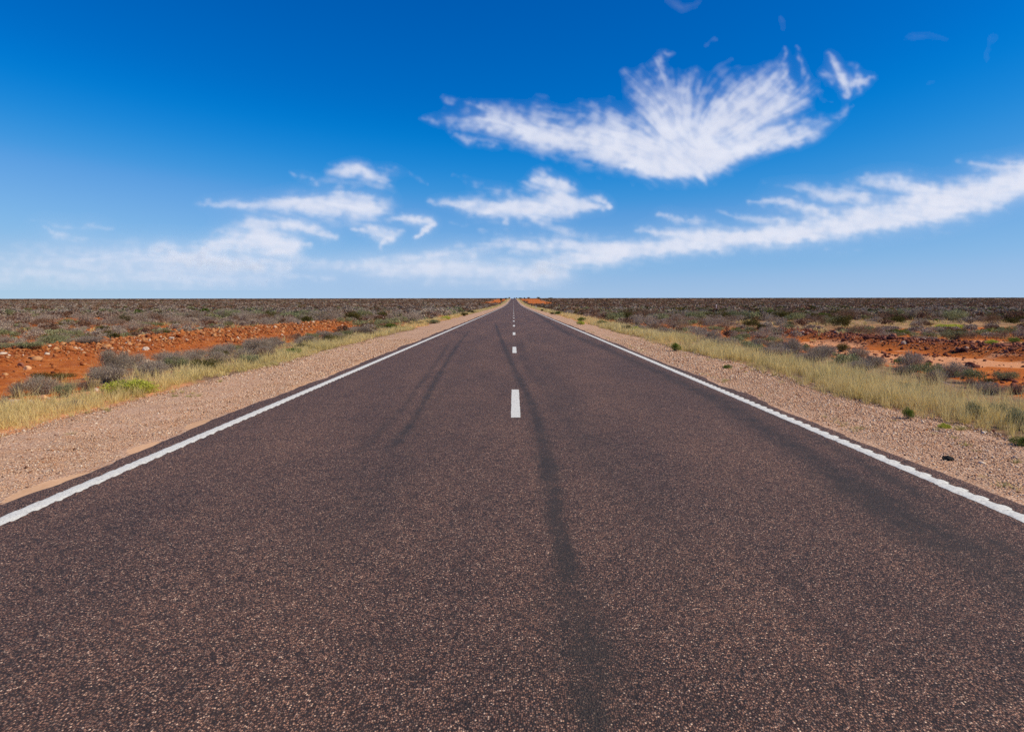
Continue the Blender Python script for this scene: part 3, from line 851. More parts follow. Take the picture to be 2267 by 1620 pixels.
def bush(seed, n_leaf, leaf, aspect, lobes, n_twig, twig_w=.006, shell=.5, leaf_aspect=.4, up=0.3):
    rng = np.random.default_rng(seed)
    p, lc, lr = dome_points(n_leaf, rng, lobes, aspect, shell)
    V, Fq = leaves(p, leaf * rng.uniform(.6, 1.4, n_leaf), rng, leaf_aspect, up)
    foliage = (V, Fq, np.clip(rng.normal(.5, .22, n_leaf), 0, 1))
    k = rng.integers(0, lobes, n_twig)
    base = rng.normal(0, .06, (n_twig, 3)); base[:, 2] = -.02
    d = rng.normal(size=(n_twig, 3)); d /= np.linalg.norm(d, axis=1, keepdims=True)
    d[:, 2] = np.abs(d[:, 2])
    tip = lc[k] + d * (lr[k] * rng.uniform(.6, 1.25, n_twig))[:, None]
    mid = base * .4 + tip * .6 * np.array([1, 1, .85]) + rng.normal(0, .02, (n_twig, 3))
    q = base * .75 + mid * .25
    paths = np.stack([base, (base + mid) / 2 + rng.normal(0, .012, (n_twig, 3)), mid, tip], 1)
    VT, FT = ribbons(paths, twig_w * rng.uniform(.5, 1.4, n_twig), rng)
    twigs = (VT, FT, np.repeat(rng.random(n_twig), 3))
    return foliage, twigs

def as_mesh(name, part, mat):
    return make_mesh(name, part[0], part[1], mat, False, {'tint': ('FACE', part[2])})

#        leaves, leaf size, aspect, lobes, twigs, width, shell, leaf aspect, up
SPEC = {'grey': (2600, .034, .50, 15, 900, .0055, .25, .22, .6),
        'sage': (2600, .036, .48, 14, 420, .0060, .35, .40, .4),
        'green': (3000, .040, .52, 12, 200, .0060, .45, .42, .3),
        'dark': (3200, .036, .50, 14, 240, .0070, .40, .36, .5),
        'brown': (2000, .034, .46, 15, 700, .0060, .25, .25, .5),
        'lime': (4200, .034, .42, 16, 120, .0050, .62, .55, .8)}
PROTO = {}
for ki, (kd, sp) in enumerate(SPEC.items()):
    for v in range(5 if kd == 'grey' else 3):
        fo, tw = bush(100 + ki * 10 + v, sp[0], sp[1], sp[2], sp[3], sp[4], sp[5], sp[6], sp[7], sp[8])
        PROTO[kd, v] = (as_mesh('foliage', fo, M[kd]), as_mesh('stems', tw, M['stem'] if kd != 'grey' else M['grey']))
NVAR = {kd: (5 if kd == 'grey' else 3) for kd in SPEC}
NAME = {'grey': 'saltbush', 'sage': 'saltbush', 'green': 'green_bush', 'dark': 'dark_bush', 'brown': 'dry_bush', 'lime': 'cushion_bush'}

def thing(name, loc, label, cat, group=None, rz=0.0, scale=(1, 1, 1)):
    o = D.objects.new(name, None)
    COL.objects.link(o)
    o.empty_display_size = .1
    o.location, o.rotation_euler, o.scale = loc, (0, 0, rz), scale
    return tag(o, label, cat, group)

HEROES = []   # x, y, radius for keeping scattered scrub clear
def plant(kd, x0, x1, ytop, ybase, label, group=None, v=None):
    """one bush measured on the photograph: pixel extent and base line give its true place and size"""
    x, y = on_ground((x0 + x1) / 2, ybase)
    dist = math.hypot(y, x)
    depth = y
    w = (x1 - x0) / F_PX * depth * 1.15
    h = (ybase - ytop) / F_PX * depth * 1.04
    y2 = y + w * .38
    x2 = x * (y2 / y)
    v = random.randrange(NVAR[kd]) if v is None else v
    asp = SPEC[kd][2]
    f, st = PROTO[kd, v]
    o = thing(NAME[kd], (x2, y2, float(ground_z(x2, y2)) - .01), label, 'bush' if kd != 'grey' else 'shrub', group, random.uniform(0, 6.28), (w, w, h / asp))
    link('foliage', f, o); link('stems', st, o)
    HEROES.append((x2, y2, w * .5))
    return o

LG = 'shrubs along the left verge'
RG = 'shrubs along the right verge'
plant('grey', 14, 70, 846, 882, 'grey twiggy shrub behind the flat pale boulder at far left', LG)
plant('grey', 52, 140, 826, 878, 'tall grey twiggy shrub between the pale boulder and the lime cushion bush', LG)
plant('sage', 118, 172, 846, 882, 'olive green bush leaning on the tall grey shrub at far left', LG)
plant('brown', 168, 222, 838, 868, 'brown dry shrub just behind the lime cushion bush, on its left', LG)
plant('lime', 230, 340, 841, 878, 'bright lime green cushion bush in the left verge grass', LG, 0)
plant('grey', 200, 292, 804, 850, 'dense grey shrub right behind the lime cushion bush', LG)
plant('grey', 284, 384, 794, 838, 'wide grey shrub between the lime cushion bush and the dark olive bush', LG)
plant('grey', 355, 425, 776, 815, 'grey shrub with brown twigs behind the dark olive bush', LG)
plant('dark', 406, 496, 788, 827, 'large dark olive bush in the left verge grass', LG, 0)
plant('grey', 440, 530, 776, 806, 'low grey shrub on the right shoulder of the dark olive bush', LG)
plant('grey', 505, 585, 765, 800, 'pale grey shrub behind the sea green bush', LG)
plant('sage', 524, 588, 780, 808, 'sea green bush rising from the left verge grass', LG, 1)
plant('brown', 560, 612, 766, 798, 'rusty red brown bush right of the sea green bush', LG)
plant('grey', 563, 618, 752, 778, 'rounded grey shrub standing behind the rusty brown bush', LG)
plant('green', 628, 670, 768, 788, 'small bright green bush beside the rusty brown bush', LG)
plant('dark', 652, 690, 757, 776, 'small olive bush behind the small bright green one', LG)
plant('grey', 640, 720, 742, 768, 'grey shrub at the corner of the red rubble strip', LG)
plant('grey', 690, 770, 732, 755, 'grey shrub behind the twin dark green bush', LG)
plant('dark', 704, 782, 738, 760, 'twin dark green bush in the left verge, half way to the crest', LG)
plant('grey', 770, 850, 722, 742, 'low grey shrub beyond the twin dark green bush', LG)
plant('brown', 780, 830, 726, 742, 'small rusty shrub at the left verge beyond the dark green bush', LG)
plant('green', 842, 890, 715, 731, 'rounded green bush at the left verge where the gravel narrows', LG)
plant('dark', 900, 942, 710, 721, 'long dark bush edging the left gravel', LG)
plant('sage', 940, 976, 706, 717, 'pale green bush beyond the long dark one on the left', LG)
plant('lime', 974, 1002, 699, 708, 'fresh green low bush far along the left verge', LG)
plant('dark', 1018, 1038, 690, 700, 'dark green bush, nearest of a far pair on the left verge', LG)
plant('dark', 1032, 1054, 685, 694, 'dark green bush, farthest of a far pair on the left verge', LG)
plant('grey', 885, 905, 686, 697, 'dark grey shrub standing tall in the left plain, nearest the road side', 'shrubs on the left plain')
plant('grey', 912, 942, 684, 696, 'broad grey shrub standing tall in the left plain', 'shrubs on the left plain')
# right side
plant('green', 1482, 1509, 757, 779, 'round bright green bush on the inner edge of the right verge grass', RG, 0)
plant('lime', 1392, 1422, 723, 735, 'yellow green cushion bush in the right verge grass', RG)
plant('dark', 1374, 1402, 717, 733, 'dark green bush left of the yellow green cushion on the right verge', RG)
plant('green', 1320, 1346, 708, 720, 'mid green bush in the far right verge grass', RG)
plant('green', 1273, 1300, 701, 713, 'dark domed green bush far along the right verge', RG)
plant('lime', 1276, 1294, 710, 719, 'light green tuft at the foot of the far domed bush', RG)
plant('green', 1226, 1250, 688, 697, 'broad green bush far off on the right verge', RG)
plant('dark', 1216, 1228, 690, 696, 'small dark bush beside the broad far green bush', RG)
plant('dark', 1196, 1204, 683, 689, 'tiny dark bush just past the roadside guide post', RG)
plant('green', 1600, 1622, 806, 818, 'low green tuft at the gravel edge of the right verge', RG)
plant('dark', 1840, 1882, 757, 780, 'round dark green bush alone on the red ground', 'bushes on the right red ground', 1)
plant('green', 1972, 2012, 789, 808, 'bright green bush on the pale red sand', 'bushes on the right red ground', 1)
plant('green', 2044, 2064, 800, 811, 'small green tuft between two larger bushes on the pale red sand', 'bushes on the right red ground')
plant('green', 2108, 2148, 809, 833, 'spreading green bush with a pale stick beside it', 'bushes on the right red ground', 2)
plant('sage', 2198, 2254, 820, 845, 'pale grey green bush on the red ground at the right edge', 'bushes on the right red ground', 0)
plant('dark', 2176, 2206, 836, 850, 'olive bush below the pale grey green bush', RG)
plant('brown', 2130, 2182, 836, 862, 'brown dry bush behind the tall right verge grass', RG)
plant('brown', 2222, 2275, 846, 876, 'brown dry bush at the right picture edge', RG)
plant('grey', 1880, 1972, 788, 818, 'wide dark grey shrub behind the right verge grass, below the dark green bush', RG)
plant('grey', 2052, 2100, 816, 850, 'dark grey shrub standing in front of the spreading green bush', RG)
plant('grey', 1960, 2040, 806, 832, 'low grey brown shrub between the wide dark grey shrub and the red sand', RG)
plant('sage', 2132, 2184, 886, 932, 'olive grey bush growing in the near right verge grass', RG, 2)
plant('green', 1996, 2022, 900, 930, 'small upright green tuft on the near right gravel', RG)
plant('lime', 2072, 2104, 938, 952, 'flat green tuft on the right gravel next to a pale stick', RG)
plant('green', 2236, 2285, 965, 992, 'green tuft at the right picture edge above the gravel', RG)
plant('dark', 1828, 1862, 798, 812, 'dark green low bush in the right grass behind the seed heads', RG)
plant('grey', 1750, 1830, 778, 806, 'bluish grey shrub left of the dark green low bush, behind the grass', RG)
plant('grey', 1680, 1760, 764, 790, 'grey shrub at the left corner of the right red ground', RG)
plant('sage', 1640, 1700, 757, 780, 'grey green shrub behind the right verge grass, first from the red ground corner', RG)
plant('grey', 1560, 1650, 742, 772, 'large grey shrub in the middle of the right shrub belt', RG)
plant('dark', 1612, 1642, 742, 758, 'nearly black shrub at the tip of the right red ground', RG)
plant('sage', 1484, 1530, 736, 750, 'olive shrub behind the round bright green bush', RG)
plant('grey', 1440, 1500, 724, 742, 'grey shrub right of the yellow green cushion bush', RG)
plant('dark', 1536, 1592, 688, 709, 'black brown thicket in front of the tall white post, left half', 'thicket by the white post')
plant('dark', 1580, 1636, 690, 709, 'black brown thicket in front of the tall white post, right half', 'thicket by the white post')
plant('brown', 1500, 1514, 690, 704, 'small dark shrub left of the thicket by the white post', 'thicket by the white post')
plant('sage', 2076, 2146, 730, 754, 'broad grey green saltbush beyond the dark rubble bank', 'scrub beyond the right rubble bank')
plant('lime', 2066, 2150, 719, 731, 'long yellow green low bush beyond the broad grey green saltbush', 'scrub beyond the right rubble bank')
plant('lime', 2180, 2210, 752, 762, 'yellow green cushion on top of the dark rubble bank', 'scrub beyond the right rubble bank')
plant('green', 2226, 2262, 746, 761, 'green bush at the right picture edge above the rubble bank', 'scrub beyond the right rubble bank')
plant('sage', 0, 100, 757, 778, 'long low grey green bush on the far side of the left red strip', 'scrub on the left plain')
plant('grey', 150, 240, 745, 764, 'grey shrub isolated on the far edge of the left red strip', 'scrub on the left plain')

plant('sage', 2184, 2232, 884, 930, 'grey green feathery bush second from the right edge in the near right grass', RG, 1)
plant('sage', 2228, 2290, 898, 956, 'grey green feathery bush at the right picture edge in the near right grass', RG, 0)
plant('brown', 2052, 2112, 868, 900, 'low brown litter bush in the middle of the near right grass', RG)
plant('grey', 1900, 1950, 826, 852, 'small grey shrub poking through the right verge grass', RG)
plant('sage', 1984, 2036, 842, 872, 'thin sage bush in the right verge grass behind the green tuft', RG)
plant('grey', 0, 24, 872, 906, 'dark grey shrub at the left picture edge beside the flat pale boulder', LG)
plant('brown', 130, 190, 884, 908, 'low brown dry bush in the left grass in front of the tall grey shrub', LG)
# scattered scrub: sizes, kinds and places
def clear_of_heroes(x, y, r):
    ok = np.ones(len(x), bool)
    for hx, hy, hr in HEROES:
        ok &= np.hypot(x - hx, y - hy) > (hr * .8 + r * .45)
    return ok

def scrub_candidates(y0, y1, n, w0, w1):
    y = np.sqrt(RNG.uniform(y0 ** 2, y1 ** 2, n))
    x = RNG.uniform(-.86, .86, n) * y + RNG.uniform(-4, 4, n)
    w = RNG.uniform(w0, w1, n) * RNG.uniform(.8, 1.25, n)
    wob = (fbm(x * .25, y * .25, 51, 3) - .5) * 1.6
    bare = np.maximum.reduce([in_left_strip(x, y, wob), in_right_strip(x, y, wob), red_gaps(x, y) * .93, red_slopes(x, y) * .985])
    lw, rw = banks(x, y)
    bare = np.maximum(bare, np.maximum(lw, rw))
    clump = smooth(.22, .5, fbm(x * .35, y * .35, 111, 3)) * .6 + .4
    p = (1 - bare) * clump * np.where(straw_amount(x, y) > .4, .10, 1.0)
    ax = np.abs(x)
    inner = np.where(x < 0, 8.0, 7.9) - smooth(60, 200, y) * .6
    p = p * (ax > inner + w * .3)
    p = np.where((x > 0) & (y < 13), p * .3, p)
    p = np.where((x > 0) & (y < 34) & (x > 8.3), p * .45, p)
    p = np.where((x < 0) & (y < 9.5), p * .5, p)
    keep = RNG.random(n) < p
    return x[keep], y[keep], w[keep]

bands = [scrub_candidates(7, 45, 5200, .5, 1.25), scrub_candidates(45, 90, 9500, .8, 2.3), scrub_candidates(90, 230, 17000, 1.1, 3.4),
         scrub_candidates(230, 600, 26000, 1.6, 3.4), scrub_candidates(600, 1500, 16000, 2.5, 6.5), scrub_candidates(1500, 9000, 9000, 9, 26)]
X, Y, Wd = (np.concatenate([b[i] for b in bands]) for i in range(3))
ok = clear_of_heroes(X, Y, Wd * .5)
X, Y, Wd = X[ok], Y[ok], Wd[ok]
# thin out overlaps among the near ones
order = np.argsort(Y)
X, Y, Wd = X[order], Y[order], Wd[order]
nearn = int((Y < 60).sum())
keep = np.ones(len(X), bool)
for i in range(nearn):
    if not keep[i]: continue
    j = np.arange(i + 1, nearn)
    j = j[keep[j]]
    d2 = np.hypot(X[j] - X[i], Y[j] - Y[i])
    keep[j[d2 < .36 * (Wd[i] + Wd[j])]] = False
X, Y, Wd = X[keep], Y[keep], Wd[keep]
Hh = np.where(Y < 600, Wd * RNG.uniform(.32, .55, len(X)), RNG.uniform(.5, 1.15, len(X)))
Hh = np.clip(Hh, .15, 1.2)
kind_p = RNG.random(len(X))
tone = fbm(X * .03, Y * .03, 121, 3)
KN = np.where(kind_p < .60, 0, np.where(kind_p < .76, 1, np.where(kind_p < .92, 4, np.where(kind_p < .985, 3, 2))))
KN = np.where((X > 0) & (Y > 60) & (RNG.random(len(X)) < .40), np.where(RNG.random(len(X)) < .75, 4, 3), KN)
KN = np.where((Y > 120) & ((KN == 2) | (KN == 1)) & (RNG.random(len(X)) < .8), 4, KN)
KN = np.where((Y > 150) & (RNG.random(len(X)) < .40), 4, KN)
KEYS = ['grey', 'sage', 'green', 'dark', 'brown', 'lime']
size_seen = Wd / np.hypot(X, Y) * (np.abs(X) / Y < .80)
rank = np.argsort(-size_seen)
single = np.zeros(len(X), bool)
per_kind = {}
for i in rank:
    nm = NAME[KEYS[KN[i]]]
    c_ = per_kind.get(nm, 0)
    if c_ < (235 if nm == 'saltbush' else 60) and Y[i] < 75 and size_seen[i] > .012:
        single[i] = True
        per_kind[nm] = c_ + 1
ZONE_WORD = lambda x, y: ('left' if x < 0 else 'right')
KIND_WORD = {'grey': 'grey twiggy saltbush', 'sage': 'grey green saltbush', 'green': 'small green bush', 'dark': 'small dark olive bush', 'brown': 'small brown dry bush', 'lime': 'lime bush'}
for i in np.nonzero(single)[0]:
    kd = KEYS[KN[i]]
    x, y, w, h = X[i], Y[i], Wd[i], Hh[i]
    where = ('in the narrow shrub belt close behind the %s verge grass' % ZONE_WORD(x, y)) if abs(x) < 11.5 else ('in the open scrub beyond the red ground on the %s' % ZONE_WORD(x, y))
    f, st = PROTO[kd, random.randrange(NVAR[kd])]
    me = f
    o = D.objects.new(NAME[kd], f)
    COL.objects.link(o)
    o.location = (x, y, float(ground_z(x, y)) - .01)
    o.rotation_euler = (0, 0, random.uniform(0, 6.28))
    o.scale = (w, w * random.uniform(.8, 1.1), h / SPEC[kd][2])
    tag(o, '%s %s' % (KIND_WORD[kd], where), 'bush' if NAME[kd] != 'saltbush' else 'shrub', '%s bushes %s' % (kd if kd in ('grey', 'sage', 'green', 'dark', 'brown') else 'lime', where))
    if kd in ('grey', 'brown') and y < 30:
        link('stems', st, o)

# everything farther: one mass of scrub
def lowpoly(seed, n_leaf, leaf, aspect, lobes):
    rng = np.random.default_rng(seed)
    p, lc, lr = dome_points(n_leaf, rng, lobes, aspect, .45)
    u, v = rand_frames(n_leaf, rng, .2)
    V, Fq = leaves(p, leaf * rng.uniform(.6, 1.5, n_leaf), rng, .55, .3)
    return V, Fq, np.clip(rng.normal(.5, .22, n_leaf), 0, 1)

def scatter(sel, templates, out, kn=None, aspect=.5):
    rng = RNG
    ids = np.nonzero(sel)[0]
    pick = rng.integers(0, len(templates), len(ids))
    for ti, (V, Fq, T) in enumerate(templates):
        m = ids[pick == ti]
        if not len(m): continue
        a = rng.uniform(0, 6.28, len(m))
        ca, sa = np.cos(a), np.sin(a)
        vx = (V[None, :, 0] * ca[:, None] - V[None, :, 1] * sa[:, None]) * Wd[m][:, None] + X[m][:, None]
        vy = (V[None, :, 0] * sa[:, None] + V[None, :, 1] * ca[:, None]) * Wd[m][:, None] + Y[m][:, None]
        vz = V[None, :, 2] * (Hh[m] / aspect)[:, None] + ground_z(X[m], Y[m])[:, None] - .02
        vv = np.stack([vx, vy, vz], -1).reshape(-1, 3)
        ff = (Fq[None] + (np.arange(len(m)) * len(V))[:, None, None]).reshape(-1, 4)
        tt = np.clip(.42 + (T[None] - .5) * .55 - .04 * smooth(80, 300, Y[m])[:, None] + (tone[m][:, None] - .5) * .5 + rng.normal(0, .12, len(m))[:, None], 0, 1).reshape(-1)
        kk = np.repeat(KN[m], len(Fq))
        out.append((vv, ff, tt, kk))

tone = fbm(X * .03, Y * .03, 121, 3)
parts = []
rest = ~single
scatter(rest & (Y < 60), [lowpoly(201 + i, 620, .058, .5, 9) for i in range(4)], parts)
scatter(rest & (Y >= 60) & (Y < 110), [lowpoly(211 + i, 330, .075, .5, 8) for i in range(4)], parts)
scatter(rest & (Y >= 110) & (Y < 260), [lowpoly(221 + i, 150, .11, .5, 7) for i in range(4)], parts)
scatter(rest & (Y >= 260) & (Y < 700), [lowpoly(231 + i, 60, .20, .5, 6) for i in range(4)], parts)
scatter(rest & (Y >= 700), [lowpoly(241 + i, 22, .34, .5, 5) for i in range(4)], parts)
VV, FF, TT, KK, nv = [], [], [], [], 0
for v, f, t, kk in parts:
    VV.append(v); FF.append(f + nv); TT.append(t); KK.append(kk); nv += len(v)
VV, FF, TT, KK = map(np.concatenate, (VV, FF, TT, KK))
me = make_mesh('scrub', VV, FF, None, False, {'tint': ('FACE', TT)})
for kd in KEYS: me.materials.append(M[kd])
me.polygons.foreach_set('material_index', KK.astype(np.int32))
scrub = tag(link('scrub', me), 'grey brown saltbush scrub covering the plain out to the horizon', kind='stuff')
print('scrub faces', len(FF), 'single', int(single.sum()), per_kind)

# ------------------------------------------------------------------ verge grass
def grass_mesh(tx, ty, nb, height, width, spread, lean, seed, hay=.5, zfun=ground_z):
    """tufts at tx,ty with nb blades each (arrays); every blade is a bent ribbon of three faces"""
    rng = np.random.default_rng(seed)
    tid = np.repeat(np.arange(len(tx)), nb)
    n = len(tid)
    a = rng.uniform(0, 6.28, n)
    r = np.abs(rng.normal(0, 1, n)) * spread[tid]
    bx, by = tx[tid] + np.cos(a) * r * .6, ty[tid] + np.sin(a) * r * .6
    bz = zfun(bx, by) - .01
    h = height[tid] * rng.uniform(.45, 1.15, n)
    l = h * np.abs(rng.normal(lean, lean * .6, n))
    a2 = a + rng.normal(0, .6, n)
    dx, dy = np.cos(a2) * l, np.sin(a2) * l + .05 * h
    t = np.array([0, .4, .75, 1.0])
    bend = t ** 1.8
    px = bx[:, None] + dx[:, None] * bend
    py = by[:, None] + dy[:, None] * bend
    pz = bz[:, None] + h[:, None] * (t - .12 * bend * np.minimum(l / h, 1)[:, None] * t)
    sa = rng.uniform(0, 3.14, n)
    w = width[tid][:, None] * np.array([.8, 1, .8, .25])[None] * .5 * rng.uniform(.7, 1.3, n)[:, None]
    sx, sy = np.cos(sa)[:, None] * w, np.sin(sa)[:, None] * w
    V = np.stack([np.stack([px - sx, py - sy, pz], -1), np.stack([px + sx, py + sy, pz], -1)], 2).reshape(-1, 3)
    base = (np.arange(n) * 8)[:, None, None]
    Fq = (base + (np.arange(3) * 2)[None, :, None] + np.array([0, 1, 3, 2])[None, None]).reshape(-1, 4)
    tint_t = np.clip(hay + .45 * (fbm(tx * .8, ty * .8, seed, 3) - .5) * 2 + rng.normal(0, .08, len(tx)), 0, .9)
    tint = np.clip(tint_t[tid] + rng.normal(0, .13, n), 0, 1)
    tip = np.tile(np.repeat(t, 2), n) ** 1.5
    return V, Fq, np.repeat(tint, 3), tip

def verge(side, seed):
    out = []
    for (y0, y1, dens, nb, wmul, hmul) in ((4.5, 14, 120, 26, 1.0, 1.0), (14, 30, 70, 20, 1.5, 1.0), (30, 70, 30, 16, 2.6, 1.0), (70, 180, 9, 14, 6, 1.0), (180, 450, 2.2, 12, 18, 1.05), (450, 1060, .8, 12, 40, 1.1)):
        wide = 3.6
        n = int((y1 - y0) * wide * dens)
        y = RNG.uniform(y0, y1, n)
        u = RNG.random(n) * wide
        inner = (6.15 if side < 0 else 5.55) + (fbm(y * .35, y * 0 + side * 2.2, 85, 3) - .5) * .9 - (.35 if side < 0 else .25) * smooth(60, 140, y)
        x = inner + u
        far = smooth(90, 200, y)
        core = smooth(0, .35, u) * (1 - smooth(1.05 if side < 0 else 1.5, 1.9 if side < 0 else 2.3, u + (fbm(x, y * .4, seed + 4, 2) - .5) * 1.3 - far * 1.0))
        patch = smooth(.30, .52, fbm(x * 1.3, y * .55, seed + 1, 3))
        gap = smooth(.36, .50, fbm(x * .55 + 4, y * .22, seed + 6, 3)) if side > 0 else 1.0
        p = np.clip(core * (.22 + .78 * patch) * (.25 + .75 * gap) + .03, 0, 1)
        keep = RNG.random(n) < p
        x, y, u = side * x[keep], y[keep], u[keep]
        hh = (.25 if side < 0 else .31) * (.45 + .55 * smooth(0, .7, u)) * np.where(RNG.random(len(x)) < .2, RNG.uniform(1.0, 1.45, len(x)), RNG.uniform(.45, 1.0, len(x))) * hmul * (.7 + .6 * fbm(x * .9, y * .5, seed + 8, 2))
        if side > 0: hh *= .75 + .25 * smooth(6, 9, y)
        out.append(grass_mesh(x, y, nb, hh, np.full(len(x), .0036 * wmul), np.full(len(x), .05 * (1 + .3 * wmul)), .38 if side < 0 else .26, seed + int(y0), .52 if side < 0 else .58))
    # low green and straw tufts straggling over the gravel
    n = 420 if side > 0 else 130
    y = 4 + RNG.random(n) ** 1.6 * 40
    u = RNG.random(n)
    x = np.where(RNG.random(n) < .45, 4.12 + RNG.random(n) * .22, 4.9 + u * 1.0) if side > 0 else 5.3 + u * .9
    cl = vnoise(x * 3, y * 1.3, 77)
    kp = cl > .52
    x, y = side * x[kp], y[kp]
    out.append(grass_mesh(x, y, 26, RNG.uniform(.025, .075, len(x)), np.full(len(x), .005), np.full(len(x), .045), .9, seed + 99, .18, lambda a, b: np.maximum(ground_z(a, b), prof(b) - .02)))
    V, Fq, T, P, nv = [], [], [], [], 0
    for v, f, t, p_ in out:
        V.append(v); Fq.append(f + nv); T.append(t); P.append(p_); nv += len(v)
    V, Fq, T, P = map(np.concatenate, (V, Fq, T, P))
    print('grass faces', len(Fq))
    return make_mesh('grass', V, Fq, M['grass'], False, {'tint': ('FACE', T), 'tip': ('POINT', P)})
tag(link('grass', verge(-1, 301)), 'dry straw coloured grass along the left gravel shoulder', kind='stuff')
tag(link('grass', verge(1, 401)), 'taller feathery straw grass along the right gravel shoulder', kind='stuff')

# dry tufts between the scrub
n = 9000
y = np.sqrt(RNG.uniform(9 ** 2, 120 ** 2, n)); x = RNG.uniform(-.86, .86, n) * y
wob = (fbm(x * .25, y * .25, 51, 3) - .5) * 1.6
p = (1 - np.maximum.reduce([in_left_strip(x, y, wob), in_right_strip(x, y, wob), red_gaps(x, y)])) * (np.abs(x) > 8.2)
kp = RNG.random(n) < p * smooth(.38, .6, fbm(x * .2, y * .2, 141, 3))
x, y = x[kp], y[kp]
V, Fq, T, P = grass_mesh(x, y, 12, RNG.uniform(.12, .32, len(x)), .004 + y * .0006, .06 + y * .002, .5, 171, .66)
tag(link('dry_tufts', make_mesh('dry_tufts', V, Fq, M['grass'], False, {'tint': ('FACE', T), 'tip': ('POINT', P)})), 'short dry grass scattered between the saltbush', kind='stuff')

# ------------------------------------------------------------------ stones
_t = (1 + 5 ** .5) / 2
ICO_V = np.array([(-1, _t, 0), (1, _t, 0), (-1, -_t, 0), (1, -_t, 0), (0, -1, _t), (0, 1, _t), (0, -1, -_t), (0, 1, -_t), (_t, 0, -1), (_t, 0, 1), (-_t, 0, -1), (-_t, 0, 1)]) / 1.902
ICO_F = np.array([(0, 11, 5), (0, 5, 1), (0, 1, 7), (0, 7, 10), (0, 10, 11), (1, 5, 9), (5, 11, 4), (11, 10, 2), (10, 7, 6), (7, 1, 8), (3, 9, 4), (3, 4, 2), (3, 2, 6), (3, 6, 8), (3, 8, 9), (4, 9, 5), (2, 4, 11), (6, 2, 10), (8, 6, 7), (9, 8, 1)])
OCT_V = np.array([(1, 0, 0), (-1, 0, 0), (0, 1, 0), (0, -1, 0), (0, 0, 1), (0, 0, -1)], float)
OCT_F = np.array([(0, 2, 4), (2, 1, 4), (1, 3, 4), (3, 0, 4), (2, 0, 5), (1, 2, 5), (3, 1, 5), (0, 3, 5)])

def stones(x, y, z, r, tint, V0, F0, flat=.65, seed=0):
    rng = np.random.default_rng(seed)
    n = len(x)
    V = V0[None] * (1 + rng.uniform(-.50, .42, (n, len(V0), 1)))
    sc = rng.uniform(.45, 1.35, (n, 1, 3)) * np.array([1, 1, flat])
    V = V * sc
    a = rng.uniform(0, 6.28, n)
    tl = rng.normal(0, .35, n)
    ca, sa, ct, st = np.cos(a)[:, None], np.sin(a)[:, None], np.cos(tl)[:, None], np.sin(tl)[:, None]
    y1, z1 = V[..., 1] * ct - V[..., 2] * st, V[..., 1] * st + V[..., 2] * ct
    vx, vy = V[..., 0] * ca - y1 * sa, V[..., 0] * sa + y1 * ca
    P = np.stack([vx, vy, z1], -1) * r[:, None, None] * rng.uniform(.7, 1.15, (n, 1, 1)) + np.stack([x, y, z + r * .25], -1)[:, None]
    F = (F0[None] + (np.arange(n) * len(V0))[:, None, None]).reshape(-1, 3)
    return P.reshape(-1, 3), F, np.repeat(tint, len(F0))

def stone_stuff(name, sets, mat, label):
    V, F, T, nv = [], [], [], 0
    for v, f, t in sets:
        V.append(v); F.append(f + nv); T.append(t); nv += len(v)
    V, F, T = map(np.concatenate, (V, F, T))
    return tag(link(name, make_mesh(name, V, F, mat, False, {'tint': ('FACE', T)})), label, kind='stuff')

def shoulder_z(x, y):
    ax = np.abs(x)
    return np.maximum(ground_z(x, y) + .006, prof(y) - .014 - smooth(4.3, 6.2, ax) * .02)

sandy = lambda y: (np.abs(y - 5.75) < .6) | (np.abs(y - 7.3) < .4) | (np.abs(y - 8.75) < .45)
for side in (-1, 1):
    S = []
    for y0, y1, n, r0, r1 in ((4.0, 8, 17000, .005, .013), (8, 14, 15000, .007, .016), (14, 30, 14000, .012, .026), (4, 40, 900, .014, .030)):
        y = RNG.uniform(y0, y1, n)
        x = RNG.uniform(4.02, 6.3 if side < 0 else 5.9, n)
        e = pave_half(side, y)
        keep = x > e + np.where(sandy(y), .24 if side < 0 else .10, .02) * RNG.uniform(.5, 1.1, n)
        x, y = side * x[keep], y[keep]
        r = RNG.uniform(r0, r1, len(x)) * RNG.uniform(.7, 1.3, len(x))
        S.append(stones(x, y, shoulder_z(x, y) - r * .1, r, np.clip(RNG.normal(.52, .30, len(x)), 0, 1), OCT_V, OCT_F, .6, int(y0) + side))
    stone_stuff('gravel', S, M['pebble'], 'loose pinkish pebbles on the %s shoulder' % ('left' if side < 0 else 'right'))

# red rubble of the left strip and dark rubble bank on the right
n = 70000
y = 8 + RNG.random(n) * 66
x = RNG.uniform(-18, -10, n)
lw, rw = banks(x, y)
ls = in_left_strip(x, y, (fbm(x * .25, y * .25, 51, 3) - .5) * 1.6)
p = np.clip(lw * 1.0 * smooth(.22, .48, fbm(x * .9, y * .6, 152, 3)) + .05 * ls + .45 * ls * smooth(.5, .62, fbm(x * .5, y * .3, 151, 3)) * (x < -12.3), 0, 1)
kp = RNG.random(n) < p
x, y = x[kp], y[kp]
r = np.exp(RNG.normal(math.log(.036), .55, len(x))).clip(.014, .15)
tn = np.clip(RNG.normal(.50, .17, len(x)) + (RNG.random(len(x)) < .05) * .32 * smooth(12, 24, y), 0, 1)
stone_stuff('rubble', [stones(x, y, ground_z(x, y), r, tn, ICO_V, ICO_F, .6, 5)], M['rock'], 'orange red rubble heaped along the left strip')
n = 42000
y = RNG.uniform(8, 52, n)
x = RNG.uniform(8.5, 30, n)
lw, rw = banks(x, y)
rs = in_right_strip(x, y, (fbm(x * .25, y * .25, 51, 3) - .5) * 1.6)
